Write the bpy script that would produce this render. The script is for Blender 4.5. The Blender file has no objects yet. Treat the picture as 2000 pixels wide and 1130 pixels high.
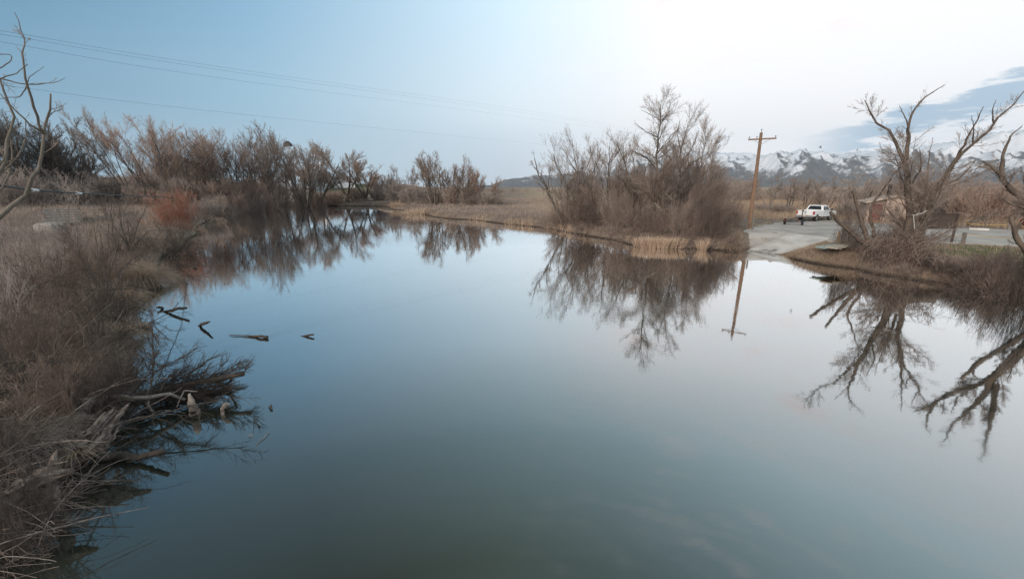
import bpy, math, random
import numpy as np
S = bpy.context.scene
C = S.collection
R = math.radians
PI = math.pi

# ------------------------------------------------------------------ camera, world, sun, exposure
CAM_H = 5.4
F = 780 / 2000.0                       # focal length as a share of the picture width
PITCH = math.atan(200 / 780)
cam = bpy.data.cameras.new('camera'); camo = bpy.data.objects.new('camera', cam); C.objects.link(camo)
cam.sensor_width = 36; cam.lens = 36 * F; cam.clip_start = 0.05; cam.clip_end = 60000
camo.location = (0, 0, CAM_H); camo.rotation_euler = (PI / 2 - PITCH, 0, 0)
S.camera = camo
S.view_settings.view_transform = 'Standard'; S.view_settings.look = 'None'
S.view_settings.gamma = 1; S.view_settings.exposure = 0.62
S.cycles.use_denoising = True; S.cycles.use_adaptive_sampling = False; S.cycles.denoising_prefilter = 'NONE'
S.cycles.max_bounces = 6; S.cycles.volume_bounces = 0; S.cycles.transparent_max_bounces = 4
S.cycles.caustics_reflective = False; S.cycles.caustics_refractive = False

SUN_AZ, SUN_EL = R(-140), R(24)        # azimuth clockwise from +Y (the view): low behind the camera, to the left
sun = bpy.data.lights.new('sun', 'SUN'); suno = bpy.data.objects.new('sun', sun); C.objects.link(suno)
sun.energy = 2.3; sun.angle = R(35); sun.color = (1.0, 0.87, 0.76)
suno.rotation_euler = (PI / 2 - SUN_EL, 0, -SUN_AZ + PI)

def lin(c):
    return tuple(((v / 255) / 12.92 if v / 255 <= .04045 else ((v / 255 + .055) / 1.055) ** 2.4) for v in c) + (1,)

class NT:
    """short-hand for building node trees"""
    def __init__(s, tree): s.t = tree; s.n = tree.nodes; s.l = tree.links
    def new(s, kind, **kw):
        n = s.n.new(kind)
        for k, v in kw.items(): setattr(n, k, v)
        return n
    def put(s, sock, v):
        if v is None: return
        if hasattr(v, 'is_linked') or isinstance(v, bpy.types.NodeSocket): s.l.new(v, sock)
        else: sock.default_value = v
    def math(s, op, a, b=None, c=None, clamp=False):
        n = s.new('ShaderNodeMath', operation=op); n.use_clamp = clamp
        for i, v in enumerate((a, b, c)): s.put(n.inputs[i], v)
        return n.outputs[0]
    def rng(s, v, a, b, c=0.0, d=1.0, smooth=True):
        n = s.new('ShaderNodeMapRange'); n.interpolation_type = 'SMOOTHSTEP' if smooth else 'LINEAR'
        for i, x in enumerate((v, a, b, c, d)): s.put(n.inputs[i], x)
        return n.outputs[0]
    def ramp(s, v, stops):
        n = s.new('ShaderNodeValToRGB'); e = n.color_ramp.elements
        while len(e) < len(stops): e.new(.5)
        for k, (p, c) in enumerate(stops): e[k].position = p; e[k].color = c
        s.put(n.inputs[0], v); return n.outputs[0]
    def mix(s, f, a, b, mode='MIX'):
        n = s.new('ShaderNodeMix', data_type='RGBA', blend_type=mode)
        s.put(n.inputs[0], f); s.put(n.inputs[6], a); s.put(n.inputs[7], b); return n.outputs[2]
    def noise(s, vec, scale, detail=4, rough=.55):
        n = s.new('ShaderNodeTexNoise'); s.put(n.inputs['Vector'], vec)
        n.inputs['Scale'].default_value = scale; n.inputs['Detail'].default_value = detail; n.inputs['Roughness'].default_value = rough
        return n.outputs['Fac']
    def comb(s, x, y, z):
        n = s.new('ShaderNodeCombineXYZ')
        for i, v in enumerate((x, y, z)): s.put(n.inputs[i], v)
        return n.outputs[0]

W = bpy.data.worlds.new('World'); S.world = W; W.use_nodes = True
W.node_tree.nodes.clear(); w = NT(W.node_tree)
tc = w.new('ShaderNodeTexCoord'); sep = w.new('ShaderNodeSeparateXYZ'); w.l.new(tc.outputs['Generated'], sep.inputs[0])
X, Y, Z = sep.outputs
hl = w.math('SQRT', w.math('ADD', w.math('MULTIPLY', X, X), w.math('ADD', w.math('MULTIPLY', Y, Y), 1e-6)))
sx = w.math('DIVIDE', X, hl); el = w.math('DIVIDE', Z, hl)            # sine of azimuth, tangent of elevation
az = w.math('ARCTAN2', X, Y)
s01 = w.math('MULTIPLY_ADD', sx, .5, .5, clamp=True)
low = w.ramp(s01, [(.10, lin((146, 172, 186))), (.25, lin((174, 198, 210))), (.5, lin((200, 211, 221))), (.66, lin((253, 250, 250))), (.9, lin((254, 249, 248)))])
mid = w.ramp(s01, [(.10, lin((102, 144, 170))), (.25, lin((150, 185, 205))), (.5, lin((221, 233, 240))), (.66, lin((248, 247, 247))), (.9, lin((248, 247, 247)))])
top = w.ramp(s01, [(.10, lin((60, 114, 148))), (.25, lin((126, 168, 197))), (.5, lin((208, 231, 244))), (.66, lin((247, 249, 252))), (.9, lin((245, 248, 252)))])
zen1 = w.ramp(s01, [(.10, lin((66, 96, 112))), (.25, lin((102, 130, 147))), (.5, lin((156, 189, 203))), (.83, lin((206, 236, 247)))])
zen2 = w.ramp(s01, [(.10, lin((40, 48, 42))), (.25, lin((51, 62, 54))), (.5, lin((102, 123, 117))), (.83, lin((126, 156, 168)))])
g = w.mix(w.rng(el, .02, .17), low, mid)
g = w.mix(w.rng(el, .14, .40), g, top)
g = w.mix(w.rng(el, .40, .68, smooth=False), g, zen1)
g = w.mix(w.rng(el, .64, 1.12, smooth=False), g, zen2)
# thin high cloud: faint pinkish streaks, and the blue-grey bank low on the right
cv = w.comb(w.math('MULTIPLY', az, 3.2), w.math('MULTIPLY', el, 13), 0.0)
n1 = w.noise(cv, 1.7, 6, .6)
g = w.mix(w.math('MULTIPLY', w.rng(n1, .5, .72), w.rng(sx, -.15, .5, 0, .35)), g, lin((250, 240, 238)))
# steeper pink wisps that only the water shows
pv = w.comb(w.math('MULTIPLY', az, 2.6), w.math('MULTIPLY', el, 7), 4.0)
g = w.mix(w.math('MULTIPLY', w.math('MULTIPLY', w.rng(w.noise(pv, 1.6, 5, .6), .52, .7), w.math('MULTIPLY', w.rng(el, .20, .32), w.rng(el, .42, .60, 1, 0))), w.rng(sx, .1, .45, 0, .5)), g, lin((250, 216, 206)))
wob = w.math('MULTIPLY_ADD', w.noise(cv, 3.1, 6, .62), .12, -.06)
v = w.math('ADD', w.math('SUBTRACT', el, w.math('MULTIPLY_ADD', w.math('SUBTRACT', az, .658), .26, .083)), wob)
band = w.math('MULTIPLY', w.rng(w.math('ABSOLUTE', v), .012, .030, 1, 0), w.rng(az, .57, .72))
bite = w.rng(w.noise(w.comb(w.math('MULTIPLY', az, 5), w.math('MULTIPLY', el, 34), 2.0), 1.6, 5, .6), .37, .48)
g = w.mix(w.math('MULTIPLY', w.math('MULTIPLY', band, bite), .92, clamp=True), g, lin((166, 189, 208)))
sky = w.new('ShaderNodeTexSky', sky_type='NISHITA'); sky.sun_disc = False
sky.sun_elevation = SUN_EL; sky.sun_rotation = SUN_AZ
bg1 = w.new('ShaderNodeBackground'); w.l.new(sky.outputs[0], bg1.inputs[0]); bg1.inputs[1].default_value = .05
bg2 = w.new('ShaderNodeBackground'); w.l.new(g, bg2.inputs[0]); bg2.inputs[1].default_value = .88
mx = w.new('ShaderNodeMixShader'); mx.inputs[0].default_value = .93
w.l.new(bg1.outputs[0], mx.inputs[1]); w.l.new(bg2.outputs[0], mx.inputs[2])
wo = w.new('ShaderNodeOutputWorld'); w.l.new(mx.outputs[0], wo.inputs[0])

# ------------------------------------------------------------------ helpers
SP, CP = math.sin(PITCH), math.cos(PITCH)
def ray(px, py):
    x = (np.asarray(px, float) - 1000) / 780; y = (565 - np.asarray(py, float)) / 780
    dx, dy, dz = x, CP + y * SP, -SP + y * CP
    h = np.sqrt(dx * dx + dy * dy)
    return dx / h, dy / h, dz / h                     # unit horizontal run, slope
def P(px, py, z=None, D=None):
    """a point seen at pixel (px,py) of the photograph, at height z or at horizontal distance D"""
    dx, dy, t = ray(px, py)
    if D is None: D = (z - CAM_H) / t
    return np.array([dx * D, dy * D, CAM_H + t * D])

def vnoise(x, y, seed=0):
    xi = np.floor(x).astype(np.int64); yi = np.floor(y).astype(np.int64)
    fx = x - xi; fy = y - yi
    fx = fx * fx * fx * (fx * (fx * 6 - 15) + 10); fy = fy * fy * fy * (fy * (fy * 6 - 15) + 10)
    def h(a, b):
        n = (a * 374761393 + b * 668265263 + seed * 974634777) & 0x7fffffff
        n = ((n ^ (n >> 13)) * 1274126177) & 0x7fffffff
        return ((n ^ (n >> 16)) & 0xffff) / 65535.0 * 2 - 1
    return (h(xi, yi) * (1 - fx) + h(xi + 1, yi) * fx) * (1 - fy) + (h(xi, yi + 1) * (1 - fx) + h(xi + 1, yi + 1) * fx) * fy
def fbm(x, y, oct=4, seed=0):
    s = 0; a = 1; t = 0
    for k in range(oct):
        s = s + a * vnoise(x * 2 ** k + 17.3 * k, y * 2 ** k - 9.1 * k, seed + k); t += a; a *= .5
    return s / t
def ridged(x, y, oct=5, seed=0):
    s = 0; a = 1; t = 0
    for k in range(oct):
        s = s + a * (1 - np.abs(vnoise(x * 2 ** k + 5.3 * k, y * 2 ** k + 3.1 * k, seed + k))) ** 2; t += a; a *= .5
    return s / t
def sstep(v, a, b):
    t = np.clip((v - a) / (b - a), 0, 1); return t * t * (3 - 2 * t)
def sdf(x, y, poly):
    """signed distance to a polygon, negative inside"""
    x = np.asarray(x, float); y = np.asarray(y, float)
    d = np.full(x.shape, 1e18); ins = np.zeros(x.shape, bool)
    for i in range(len(poly)):
        ax, ay = poly[i]; bx, by = poly[(i + 1) % len(poly)]
        ex, ey = bx - ax, by - ay; L = ex * ex + ey * ey
        if L < 1e-12: continue
        t = np.clip(((x - ax) * ex + (y - ay) * ey) / L, 0, 1)
        d = np.minimum(d, (x - ax - t * ex) ** 2 + (y - ay - t * ey) ** 2)
        if ay != by:
            c = ((ay > y) != (by > y)) & (x < (bx - ax) * (y - ay) / (by - ay) + ax); ins ^= c
    d = np.sqrt(d); return np.where(ins, -d, d)

def tag(o, label=None, cat=None, group=None, kind=None):
    if label: o['label'] = label
    if cat: o['category'] = cat
    if group: o['group'] = group
    if kind: o['kind'] = kind
    return o
def empty(name, loc, label, cat, group=None, rz=0):
    o = bpy.data.objects.new(name, None); C.objects.link(o); o.empty_display_size = .2
    o.location = [float(q) for q in loc]; o.rotation_euler = (0, 0, rz); return tag(o, label, cat, group)

class MB:
    """collects vertices and faces, links them as one mesh object"""
    def __init__(s): s.v = []; s.f3 = []; s.f4 = []; s.fn = []; s.n = 0
    def add(s, v, f):
        v = np.asarray(v, float).reshape(-1, 3); 
        if isinstance(f, np.ndarray): (s.f3 if f.shape[1] == 3 else s.f4).append(f + s.n)
        else:
            for q in f: s.fn.append([k + s.n for k in q])
        s.v.append(v); s.n += len(v)
    def tubes(s, Pn, Rn, K=3, cap=False, flat=1.0, lump=0.0, rng=None):
        N, M, _ = Pn.shape
        if N == 0: return
        T = np.gradient(Pn, axis=1); T /= np.linalg.norm(T, axis=2, keepdims=True) + 1e-9
        mean = T.mean(1); ref = np.where(np.abs(mean[:, 2:3]) < .75, np.array([[0, 0, 1.]]), np.array([[1., 0, 0]]))
        n0 = np.cross(mean, ref); n0 /= np.linalg.norm(n0, axis=1, keepdims=True) + 1e-9
        U = n0[:, None, :] - T * (T * n0[:, None, :]).sum(2, keepdims=True); U /= np.linalg.norm(U, axis=2, keepdims=True) + 1e-9
        V = np.cross(T, U)
        a = np.arange(K) * 2 * PI / K
        rr = Rn[:, :, None] * np.ones(K)
        if lump and rng is not None: rr = rr * (1 + lump * rng.normal(size=(N, M, K)) * .6 + lump * rng.normal(size=(N, 1, K)))
        ring = Pn[:, :, None, :] + rr[..., None] * (np.cos(a)[None, None, :, None] * U[:, :, None, :] + flat * np.sin(a)[None, None, :, None] * V[:, :, None, :])
        i = np.arange(N)[:, None, None] * M * K; j = np.arange(M - 1)[None, :, None] * K; k = np.arange(K)[None, None, :]; k2 = (k + 1) % K
        f = np.stack([i + j + k, i + j + k2, i + j + K + k2, i + j + K + k], -1).reshape(-1, 4)
        s.add(ring, f)
        if cap:
            for q in range(N):
                b = s.n - N * M * K + q * M * K
                s.fn.append([b + kk for kk in range(K)][::-1]); s.fn.append([b + (M - 1) * K + kk for kk in range(K)])
    def ribbons(s, Pn, Wn, rng):
        N, M, _ = Pn.shape
        a = rng.uniform(0, PI, N); d = np.stack([np.cos(a), np.sin(a), 0 * a], 1)[:, None, :] * Wn[:, :, None] * .5
        v = np.stack([Pn - d, Pn + d], 2)
        i = np.arange(N)[:, None] * M * 2; j = np.arange(M - 1)[None, :] * 2
        f = np.stack([i + j, i + j + 1, i + j + 3, i + j + 2], -1).reshape(-1, 4)
        s.add(v, f)
    def box(s, c, size, rz=0, rx=0, ry=0, taper=1.0):
        x, y, z = [q / 2 for q in size]
        v = np.array([(sx_ * x * (taper if sz > 0 else 1), sy * y * (taper if sz > 0 else 1), sz * z) for sz in (-1, 1) for sx_, sy in ((-1, -1), (1, -1), (1, 1), (-1, 1))])
        v = rot(v, rx, ry, rz) + np.asarray(c, float)
        s.add(v, np.array([[3, 2, 1, 0], [4, 5, 6, 7], [0, 1, 5, 4], [1, 2, 6, 5], [2, 3, 7, 6], [3, 0, 4, 7]]))
    def cyl(s, a, b, r0, r1=None, K=16):
        a = np.asarray(a, float); b = np.asarray(b, float)
        s.tubes(np.stack([a, b])[None], np.array([[r0, r0 if r1 is None else r1]]), K, cap=True)
    def prism(s, prof, y0, y1):
        """closed (x,z) profile, counter-clockwise, extruded along y"""
        n = len(prof); v = [(p[0], y0, p[1]) for p in prof] + [(p[0], y1, p[1]) for p in prof]
        f = [list(range(n)), list(range(2 * n - 1, n - 1, -1))] + [[k, n + k, n + (k + 1) % n, (k + 1) % n] for k in range(n)]
        s.add(v, f)
    def build(s, name, mat, parent=None, smooth=False, loc=None):
        me = bpy.data.meshes.new(name)
        v = np.concatenate(s.v) if s.v else np.zeros((0, 3))
        loops = []; tot = []
        for fl, k in ((s.f3, 3), (s.f4, 4)):
            for f in fl: loops.append(f.reshape(-1)); tot.append(np.full(len(f), k))
        for f in s.fn: loops.append(np.array(f)); tot.append(np.array([len(f)]))
        loops = np.concatenate(loops).astype(np.int32); tot = np.concatenate(tot).astype(np.int32)
        me.vertices.add(len(v)); me.vertices.foreach_set('co', v.astype(np.float32).reshape(-1))
        me.loops.add(len(loops)); me.loops.foreach_set('vertex_index', loops)
        me.polygons.add(len(tot)); me.polygons.foreach_set('loop_start', np.concatenate([[0], np.cumsum(tot)[:-1]]).astype(np.int32)); me.polygons.foreach_set('loop_total', tot)
        me.polygons.foreach_set('use_smooth', np.full(len(tot), bool(smooth)))
        me.update(calc_edges=True); me.validate()
        for m in (mat if isinstance(mat, list) else [mat]): me.materials.append(m)
        o = bpy.data.objects.new(name, me); C.objects.link(o)
        if parent: o.parent = parent
        if loc is not None: o.location = [float(q) for q in loc]
        return o
def rot(v, rx=0, ry=0, rz=0):
    for ang, (i, j) in ((rx, (1, 2)), (ry, (2, 0)), (rz, (0, 1))):
        if ang:
            c, s_ = math.cos(ang), math.sin(ang); v = v.copy(); a = v[:, i].copy(); b = v[:, j].copy()
            v[:, i] = a * c - b * s_; v[:, j] = a * s_ + b * c
    return v

def mat(name, c1, c2=None, scale=3.0, rough=.85, bump=0.0, stretch=None, vary=0.0, metal=0.0, spec=.3, detail=5, lo=.36, hi=.64):
    m = bpy.data.materials.new(name); m.use_nodes = True; t = NT(m.node_tree); b = t.n['Principled BSDF']
    b.inputs['Roughness'].default_value = rough; b.inputs['Metallic'].default_value = metal
    b.inputs['Specular IOR Level'].default_value = spec
    c2 = c2 or tuple(q * .7 for q in c1)
    co = t.new('ShaderNodeTexCoord').outputs['Object']
    if stretch:
        mp = t.new('ShaderNodeMapping'); mp.inputs['Scale'].default_value = stretch; t.l.new(co, mp.inputs[0]); co = mp.outputs[0]
    n = t.noise(co, scale, detail, .6)
    col = t.mix(t.rng(n, lo, hi), c1 + (1,), c2 + (1,))
    if vary:
        oi = t.new('ShaderNodeObjectInfo'); hs = t.new('ShaderNodeHueSaturation')
        t.put(hs.inputs['Value'], t.rng(oi.outputs['Random'], 0, 1, 1 - vary, 1 + vary, False)); t.l.new(col, hs.inputs['Color']); col = hs.outputs[0]
    t.l.new(col, b.inputs['Base Color'])
    if bump:
        bp = t.new('ShaderNodeBump'); bp.inputs['Strength'].default_value = bump; bp.inputs['Distance'].default_value = .05
        t.put(bp.inputs['Height'], t.noise(co, scale * 3, 4, .6)); t.l.new(bp.outputs[0], b.inputs['Normal'])
    return m
M = {
    'bark': mat('bark', (.10, .082, .068), (.17, .14, .115), 5, .95, .6, (1, 1, .25), .12),
    'bark_pale': mat('bark_pale', (.26, .22, .18), (.15, .125, .10), 4, .95, .5, (1, 1, .25), .1),
    'bark_warm': mat('bark_warm', (.10, .08, .068), (.17, .13, .10), 3, .95, .7, (1, 1, .3), .1),
    'twig': mat('twig', (.31, .24, .20), (.41, .325, .275), 1.3, .9, 0, None, .15),
    'twig_red': mat('twig_red', (.36, .255, .205), (.45, .335, .275), .8, .9, 0, None, .15),
    'twig_dark': mat('twig_dark', (.17, .145, .13), (.24, .21, .185), 1.3, .9, 0, None, .15),
    'twig_grey': mat('twig_grey', (.32, .265, .235), (.42, .35, .31), 1.3, .9, 0, None, .15),
    'twig_far': mat('twig_far', (.30, .235, .20), (.36, .29, .25), .05, .95, 0, None, 0),
    'grass_dark': mat('grass_dark', (.40, .31, .245), (.26, .195, .155), .5, .95, 0, None, .12),
    'near_brush': mat('near_brush', (.15, .103, .082), (.26, .19, .15), 1.2, .95, 0, None, .3),
    'thicket_dark': mat('thicket_dark', (.20, .15, .125), (.29, .225, .19), 1.2, .95, 0, None, .2),
    'thicket': mat('thicket', (.27, .205, .17), (.37, .29, .245), 1.2, .95, 0, None, .2),
    'brush': mat('brush', (.17, .125, .105), (.29, .225, .19), 2.2, .95, 0, None, .25),
    'brush_dark': mat('brush_dark', (.10, .078, .067), (.17, .135, .115), 2.2, .95, 0, None, .2),
    'stem_pale': mat('stem_pale', (.42, .36, .31), (.27, .22, .19), 2.2, .95, 0, None, .2),
    'willow_red': mat('willow_red', (.36, .14, .095), (.36, .225, .16), 1.5, .8, 0, None, .1),
    'grass_tan': mat('grass_tan', (.50, .375, .28), (.36, .27, .20), 1.1, .95, 0, None, .12),
    'grass_gold': mat('grass_gold', (.60, .45, .335), (.47, .345, .25), 2.0, .95, 0, None, .12),
    'grass_grey': mat('grass_grey', (.38, .30, .25), (.27, .21, .18), .35, .95, 0, None, .12),
    'drift': mat('drift', (.30, .245, .21), (.12, .092, .078), 6, .95, .8, (1, 1, 1), .1),
    'drift_pale': mat('drift_pale', (.42, .36, .31), (.24, .19, .16), 5, .95, .7, None, .08),
    'drift_dark': mat('drift_dark', (.075, .06, .05), (.12, .095, .08), 6, .9, .7, None, .1),
    'pole_wood': mat('pole_wood', (.30, .185, .12), (.20, .13, .09), 6, .9, .4, (4, 4, .3)),
    'post_wood': mat('post_wood', (.24, .21, .18), (.15, .13, .11), 8, .9, .4, (3, 3, .4), .15),
    'post_tan': mat('post_tan', (.55, .38, .18), (.42, .28, .14), 8, .9, .4, (3, 3, .4)),
    'rope': mat('rope', (.66, .46, .13), (.54, .36, .10), 20, .8),
    'white_paint': mat('white_paint', (.82, .82, .82), (.76, .77, .78), 1.5, .28, 0, None, 0, 0, .5),
    'glass': mat('glass', (.02, .025, .028), (.03, .035, .038), 1, .08, 0, None, 0, 0, .6),
    'black': mat('black', (.018, .018, .02), (.03, .03, .03), 8, .7),
    'rubber': mat('rubber', (.022, .022, .023), (.04, .038, .036), 9, .85),
    'steel': mat('steel', (.55, .55, .56), (.42, .42, .43), 6, .35, 0, None, 0, .7),
    'red_lens': mat('red_lens', (.45, .02, .02), (.35, .015, .015), 5, .25),
    'plate': mat('plate', (.72, .60, .52), (.62, .45, .40), 18, .5),
    'concrete': mat('concrete', (.62, .60, .57), (.52, .50, .475), .9, .9, .3, None),
    'silt': mat('silt', (.20, .18, .16), (.38, .36, .34), 3, .8),
    'gravel': mat('gravel', (.50, .46, .425), (.35, .32, .295), .5, .95, .5, None, 0, 0, .2, 8),
    'stone_tan': mat('stone_tan', (.50, .385, .32), (.40, .30, .245), 1.6, .9, .6),
    'roof_tan': mat('roof_tan', (.52, .42, .34), (.44, .35, .28), 3, .85),
    'door_maroon': mat('door_maroon', (.17, .075, .06), (.14, .06, .05), 2, .6),
    'dark_metal': mat('dark_metal', (.06, .055, .055), (.09, .08, .075), 6, .6),
    'sign_brown': mat('sign_brown', (.085, .062, .052), (.12, .09, .075), 3, .8, .2, (.3, 1, 5)),
    'plank_pale': mat('plank_pale', (.55, .49, .40), (.42, .36, .29), 3, .9, .3, (.4, 4, 4)),
    'plank_green': mat('plank_green', (.38, .46, .42), (.30, .37, .34), 3, .7, .2),
    'step_stone': mat('step_stone', (.29, .255, .225), (.19, .165, .145), 3, .95, .7),
    'rock': mat('rock', (.42, .38, .345), (.30, .27, .245), 3, .95, .7, None, .1),
    'silo': mat('silo', (.72, .73, .75), (.62, .63, .65), .6, .4, 0, (1, 1, 4), 0, .2),
    'barn': mat('barn', (.36, .35, .335), (.29, .28, .27), .5, .7, 0, (3, 3, .2)),
    'barn_blue': mat('barn_blue', (.20, .27, .32), (.16, .22, .26), .5, .7, 0, (3, 3, .2)),
    'roof_grey': mat('roof_grey', (.27, .235, .225), (.22, .19, .18), .8, .8),
    'wall_brown': mat('wall_brown', (.20, .16, .145), (.15, .12, .11), .8, .9),
    'leaf_green': mat('leaf_green', (.10, .14, .05), (.16, .17, .07), 2, .9),
    'cable': mat('cable', (.05, .055, .055), (.08, .085, .085), 8, .6),
    'wire': mat('wire', (.10, .12, .14), (.12, .14, .16), 1, .6),
    'white_tag': mat('white_tag', (.8, .8, .8), (.7, .7, .7), 8, .6),
    'bird': mat('bird', (.05, .045, .045), (.08, .07, .07), 8, .8),
    'moss_rope': mat('moss_rope', (.5, .47, .42), (.4, .37, .33), 8, .9),
}

# ------------------------------------------------------------------ ground and water
shore_px = [(2000, 580), (1950, 572), (1900, 566), (1850, 557), (1800, 549), (1755, 541), (1710, 535), (1660, 525), (1610, 518), (1560, 509), (1520, 500),
            (1453, 492), (1420, 490), (1380, 488), (1330, 486), (1290, 484), (1240, 481), (1200, 470), (1150, 461), (1110, 455), (1085, 449), (1030, 441), (985, 437), (925, 430), (880, 428), (850, 424), (822, 417),
            (790, 411), (765, 409), (770, 405), (740, 402.5), (690, 402.5), (650, 402.5), (600, 403.5), (560, 405), (520, 408), (480, 413), (450, 419), (418, 424), (395, 436), (378, 449), (384, 458), (362, 470), (356, 487), (330, 493),
            (318, 505), (312, 530), (310, 552), (270, 558), (246, 585), (232, 610), (248, 630), (222, 652), (232, 690), (205, 720), (215, 745), (185, 790), (150, 830), (150, 880), (110, 930), (75, 980), (40, 1020), (10, 1060), (-60, 1130)]
shore = [tuple(P(a, b, z=0)[:2]) for a, b in shore_px]
sp_ = []
for i in range(len(shore) - 1):                      # a finer, slightly wandering outline
    a = np.array(shore[i]); b = np.array(shore[i + 1]); n = max(1, int(np.linalg.norm(b - a) / .9))
    for k in range(n):
        q = a + (b - a) * k / n; rr = np.linalg.norm(q)
        q = q * (1 + .017 * float(fbm(np.array([q[0] * .6]), np.array([q[1] * .6]), 4, 5)[0])); sp_.append(tuple(q))
sp_.append(shore[-1])
WATER = sp_ + [(-9.5, -4), (-11, -40), (40, -40), (36, 0), (31, 12)]
def poly_px(pts, z): return [tuple(P(a, b, z=z)[:2]) for a, b in pts]
LOT_Z = 1.3
LOT = poly_px([(1452, 449), (1475, 441), (1520, 434.5), (1580, 430), (1660, 429.5), (1760, 434), (1860, 443), (2000, 449), (2300, 462), (2300, 500), (2000, 481), (1900, 476), (1820, 474), (1740, 476), (1690, 474), (1645, 469), (1600, 462), (1545, 457), (1500, 459), (1470, 462)], LOT_Z)
RAMP3 = [P(1540, 457, z=LOT_Z), P(1625, 464, z=LOT_Z), P(1513, 500, z=-.10), P(1450, 493, z=-.10)]
RAMP = [tuple(q[:2]) for q in RAMP3]
_A = np.array([[q[0], q[1], 1] for q in RAMP3]); RPL = np.linalg.lstsq(_A, np.array([q[2] for q in RAMP3]), rcond=None)[0]
RAMP3 = [np.array([q[0], q[1], RPL[0] * q[0] + RPL[1] * q[1] + RPL[2]]) for q in RAMP3]
def ground(x, y, d=None):
    x = np.asarray(x, float); y = np.asarray(y, float)
    if d is None: d = sdf(x, y, WATER)
    r = np.hypot(x, y); a = np.degrees(np.arctan2(x, y))
    dl = np.maximum(d, 0)
    h = .75 * (1 - np.exp(-dl / .7)) + .65 * (1 - np.exp(-dl / 6))
    h = h + .16 * fbm(x / 1.3, y / 1.3, 3, 2) * sstep(d, .1, 1.5) + .22 * fbm(x / 9, y / 9, 3, 3) * sstep(d, 2, 8)
    h = h + sstep(-a, 28, 40) * sstep(r, 35, 100) * 1.0
    R0 = 300 - 130 * sstep(-a, 28, 37)
    h = h + 6.0 * sstep(r, R0, R0 + 28) * sstep(-a, 9, 15) * (1 - sstep(-a, 70, 90)) * (1 + .12 * fbm(x / 60, y / 60, 3, 9))
    h = np.where(d < 0, np.maximum(d * .7, -1.4), h)
    fl = sdf(x, y, LOT); k = 1 - sstep(fl, .3, 3.5)
    h = np.where(d > 0, h * (1 - k) + (LOT_Z - .03) * k, h)
    rd = sdf(x, y, RAMP); k = 1 - sstep(rd, .25, 2.2)
    pl = RPL[0] * x + RPL[1] * y + RPL[2] - .05
    return h * (1 - k) + np.minimum(pl, LOT_Z - .03) * k
def gz(x, y): return float(ground(np.array([x]), np.array([y]))[0])

angs = np.concatenate([np.arange(-180, -66, 3.0), np.arange(-66, 66, .3), np.arange(66, 180, 3.0)])
rads = np.concatenate([[0.6], np.geomspace(2, 6, 14)[:-1], np.geomspace(6, 60, 210)[:-1], np.geomspace(60, 400, 130)[:-1], np.geomspace(400, 11500, 46)])
A_, R_ = np.meshgrid(np.radians(angs), rads, indexing='ij'); gx = R_ * np.sin(A_); gy = R_ * np.cos(A_)
gd = sdf(gx.ravel(), gy.ravel(), WATER); gzv = ground(gx.ravel(), gy.ravel(), gd)
b = MB(); na, nr = gx.shape
i = np.arange(na)[:, None]; j = np.arange(nr - 1)[None, :]; i2 = (i + 1) % na
b.add(np.stack([gx.ravel(), gy.ravel(), gzv], 1), np.stack([i * nr + j, i * nr + j + 1, i2 * nr + j + 1, i2 * nr + j], -1).reshape(-1, 4))
c_i = b.n; b.add(np.array([[0, 0, -1.4]]), np.stack([np.full(na, 0), np.arange(na) * nr - c_i, ((np.arange(na) + 1) % na) * nr - c_i], 1))
def ground_mat():
    m = bpy.data.materials.new('ground'); m.use_nodes = True; t = NT(m.node_tree); bs = t.n['Principled BSDF']
    bs.inputs['Roughness'].default_value = .97; bs.inputs['Specular IOR Level'].default_value = .15
    geo = t.new('ShaderNodeNewGeometry'); pos = geo.outputs['Position']; sp = t.new('ShaderNodeSeparateXYZ'); t.l.new(pos, sp.inputs[0])
    n1 = t.noise(pos, .06, 6, .6); n2 = t.noise(pos, .9, 5, .65); n3 = t.noise(pos, 7, 4, .6)
    tan = t.mix(t.rng(n2, .35, .65), (.36, .275, .205, 1), (.25, .19, .145, 1))
    grey = t.mix(t.rng(n2, .35, .65), (.25, .205, .175, 1), (.17, .135, .115, 1))
    col = t.mix(t.rng(n1, .4, .6), tan, grey)
    col = t.mix(t.rng(n3, .42, .7, 0, .6), col, (.13, .10, .082, 1))
    at = t.new('ShaderNodeAttribute', attribute_name='cover'); ac = t.new('ShaderNodeSeparateXYZ'); t.l.new(at.outputs['Vector'], ac.inputs[0])
    col = t.mix(t.math('MULTIPLY', ac.outputs[0], t.rng(n2, .3, .6, .35, 1)), col, (.105, .125, .045, 1))     # short green turf
    col = t.mix(t.math('MULTIPLY', ac.outputs[1], t.rng(n3, .3, .6, .5, 1)), col, (.21, .165, .135, 1))        # bare brown dirt
    col = t.mix(ac.outputs[2], col, t.mix(t.rng(n2, .35, .65), (.46, .35, .235, 1), (.37, .28, .20, 1)))        # dry tan field
    col = t.mix(t.rng(sp.outputs[2], .04, .28, 1, 0), col, (.055, .043, .034, 1))                                # wet mud at the water's edge
    t.l.new(col, bs.inputs['Base Color'])
    bp = t.new('ShaderNodeBump'); bp.inputs['Strength'].default_value = .6; bp.inputs['Distance'].default_value = .12
    t.put(bp.inputs['Height'], t.math('ADD', n3, t.math('MULTIPLY', n2, 1.5))); t.l.new(bp.outputs[0], bs.inputs['Normal'])
    return m
go = b.build('ground', ground_mat(), smooth=True); tag(go, kind='structure')
GREEN = poly_px([(1790, 478), (1870, 478), (2000, 485), (2100, 495), (2100, 520), (2000, 506), (1900, 497), (1800, 490)], 1.2)
GREEN2 = poly_px([(1600, 472), (1640, 468), (1690, 472), (1700, 482), (1610, 486)], 1.1)
DIRT = poly_px([(1390, 470), (1450, 448), (1470, 445), (1480, 462), (1455, 490), (1400, 487)], .9)
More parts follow.
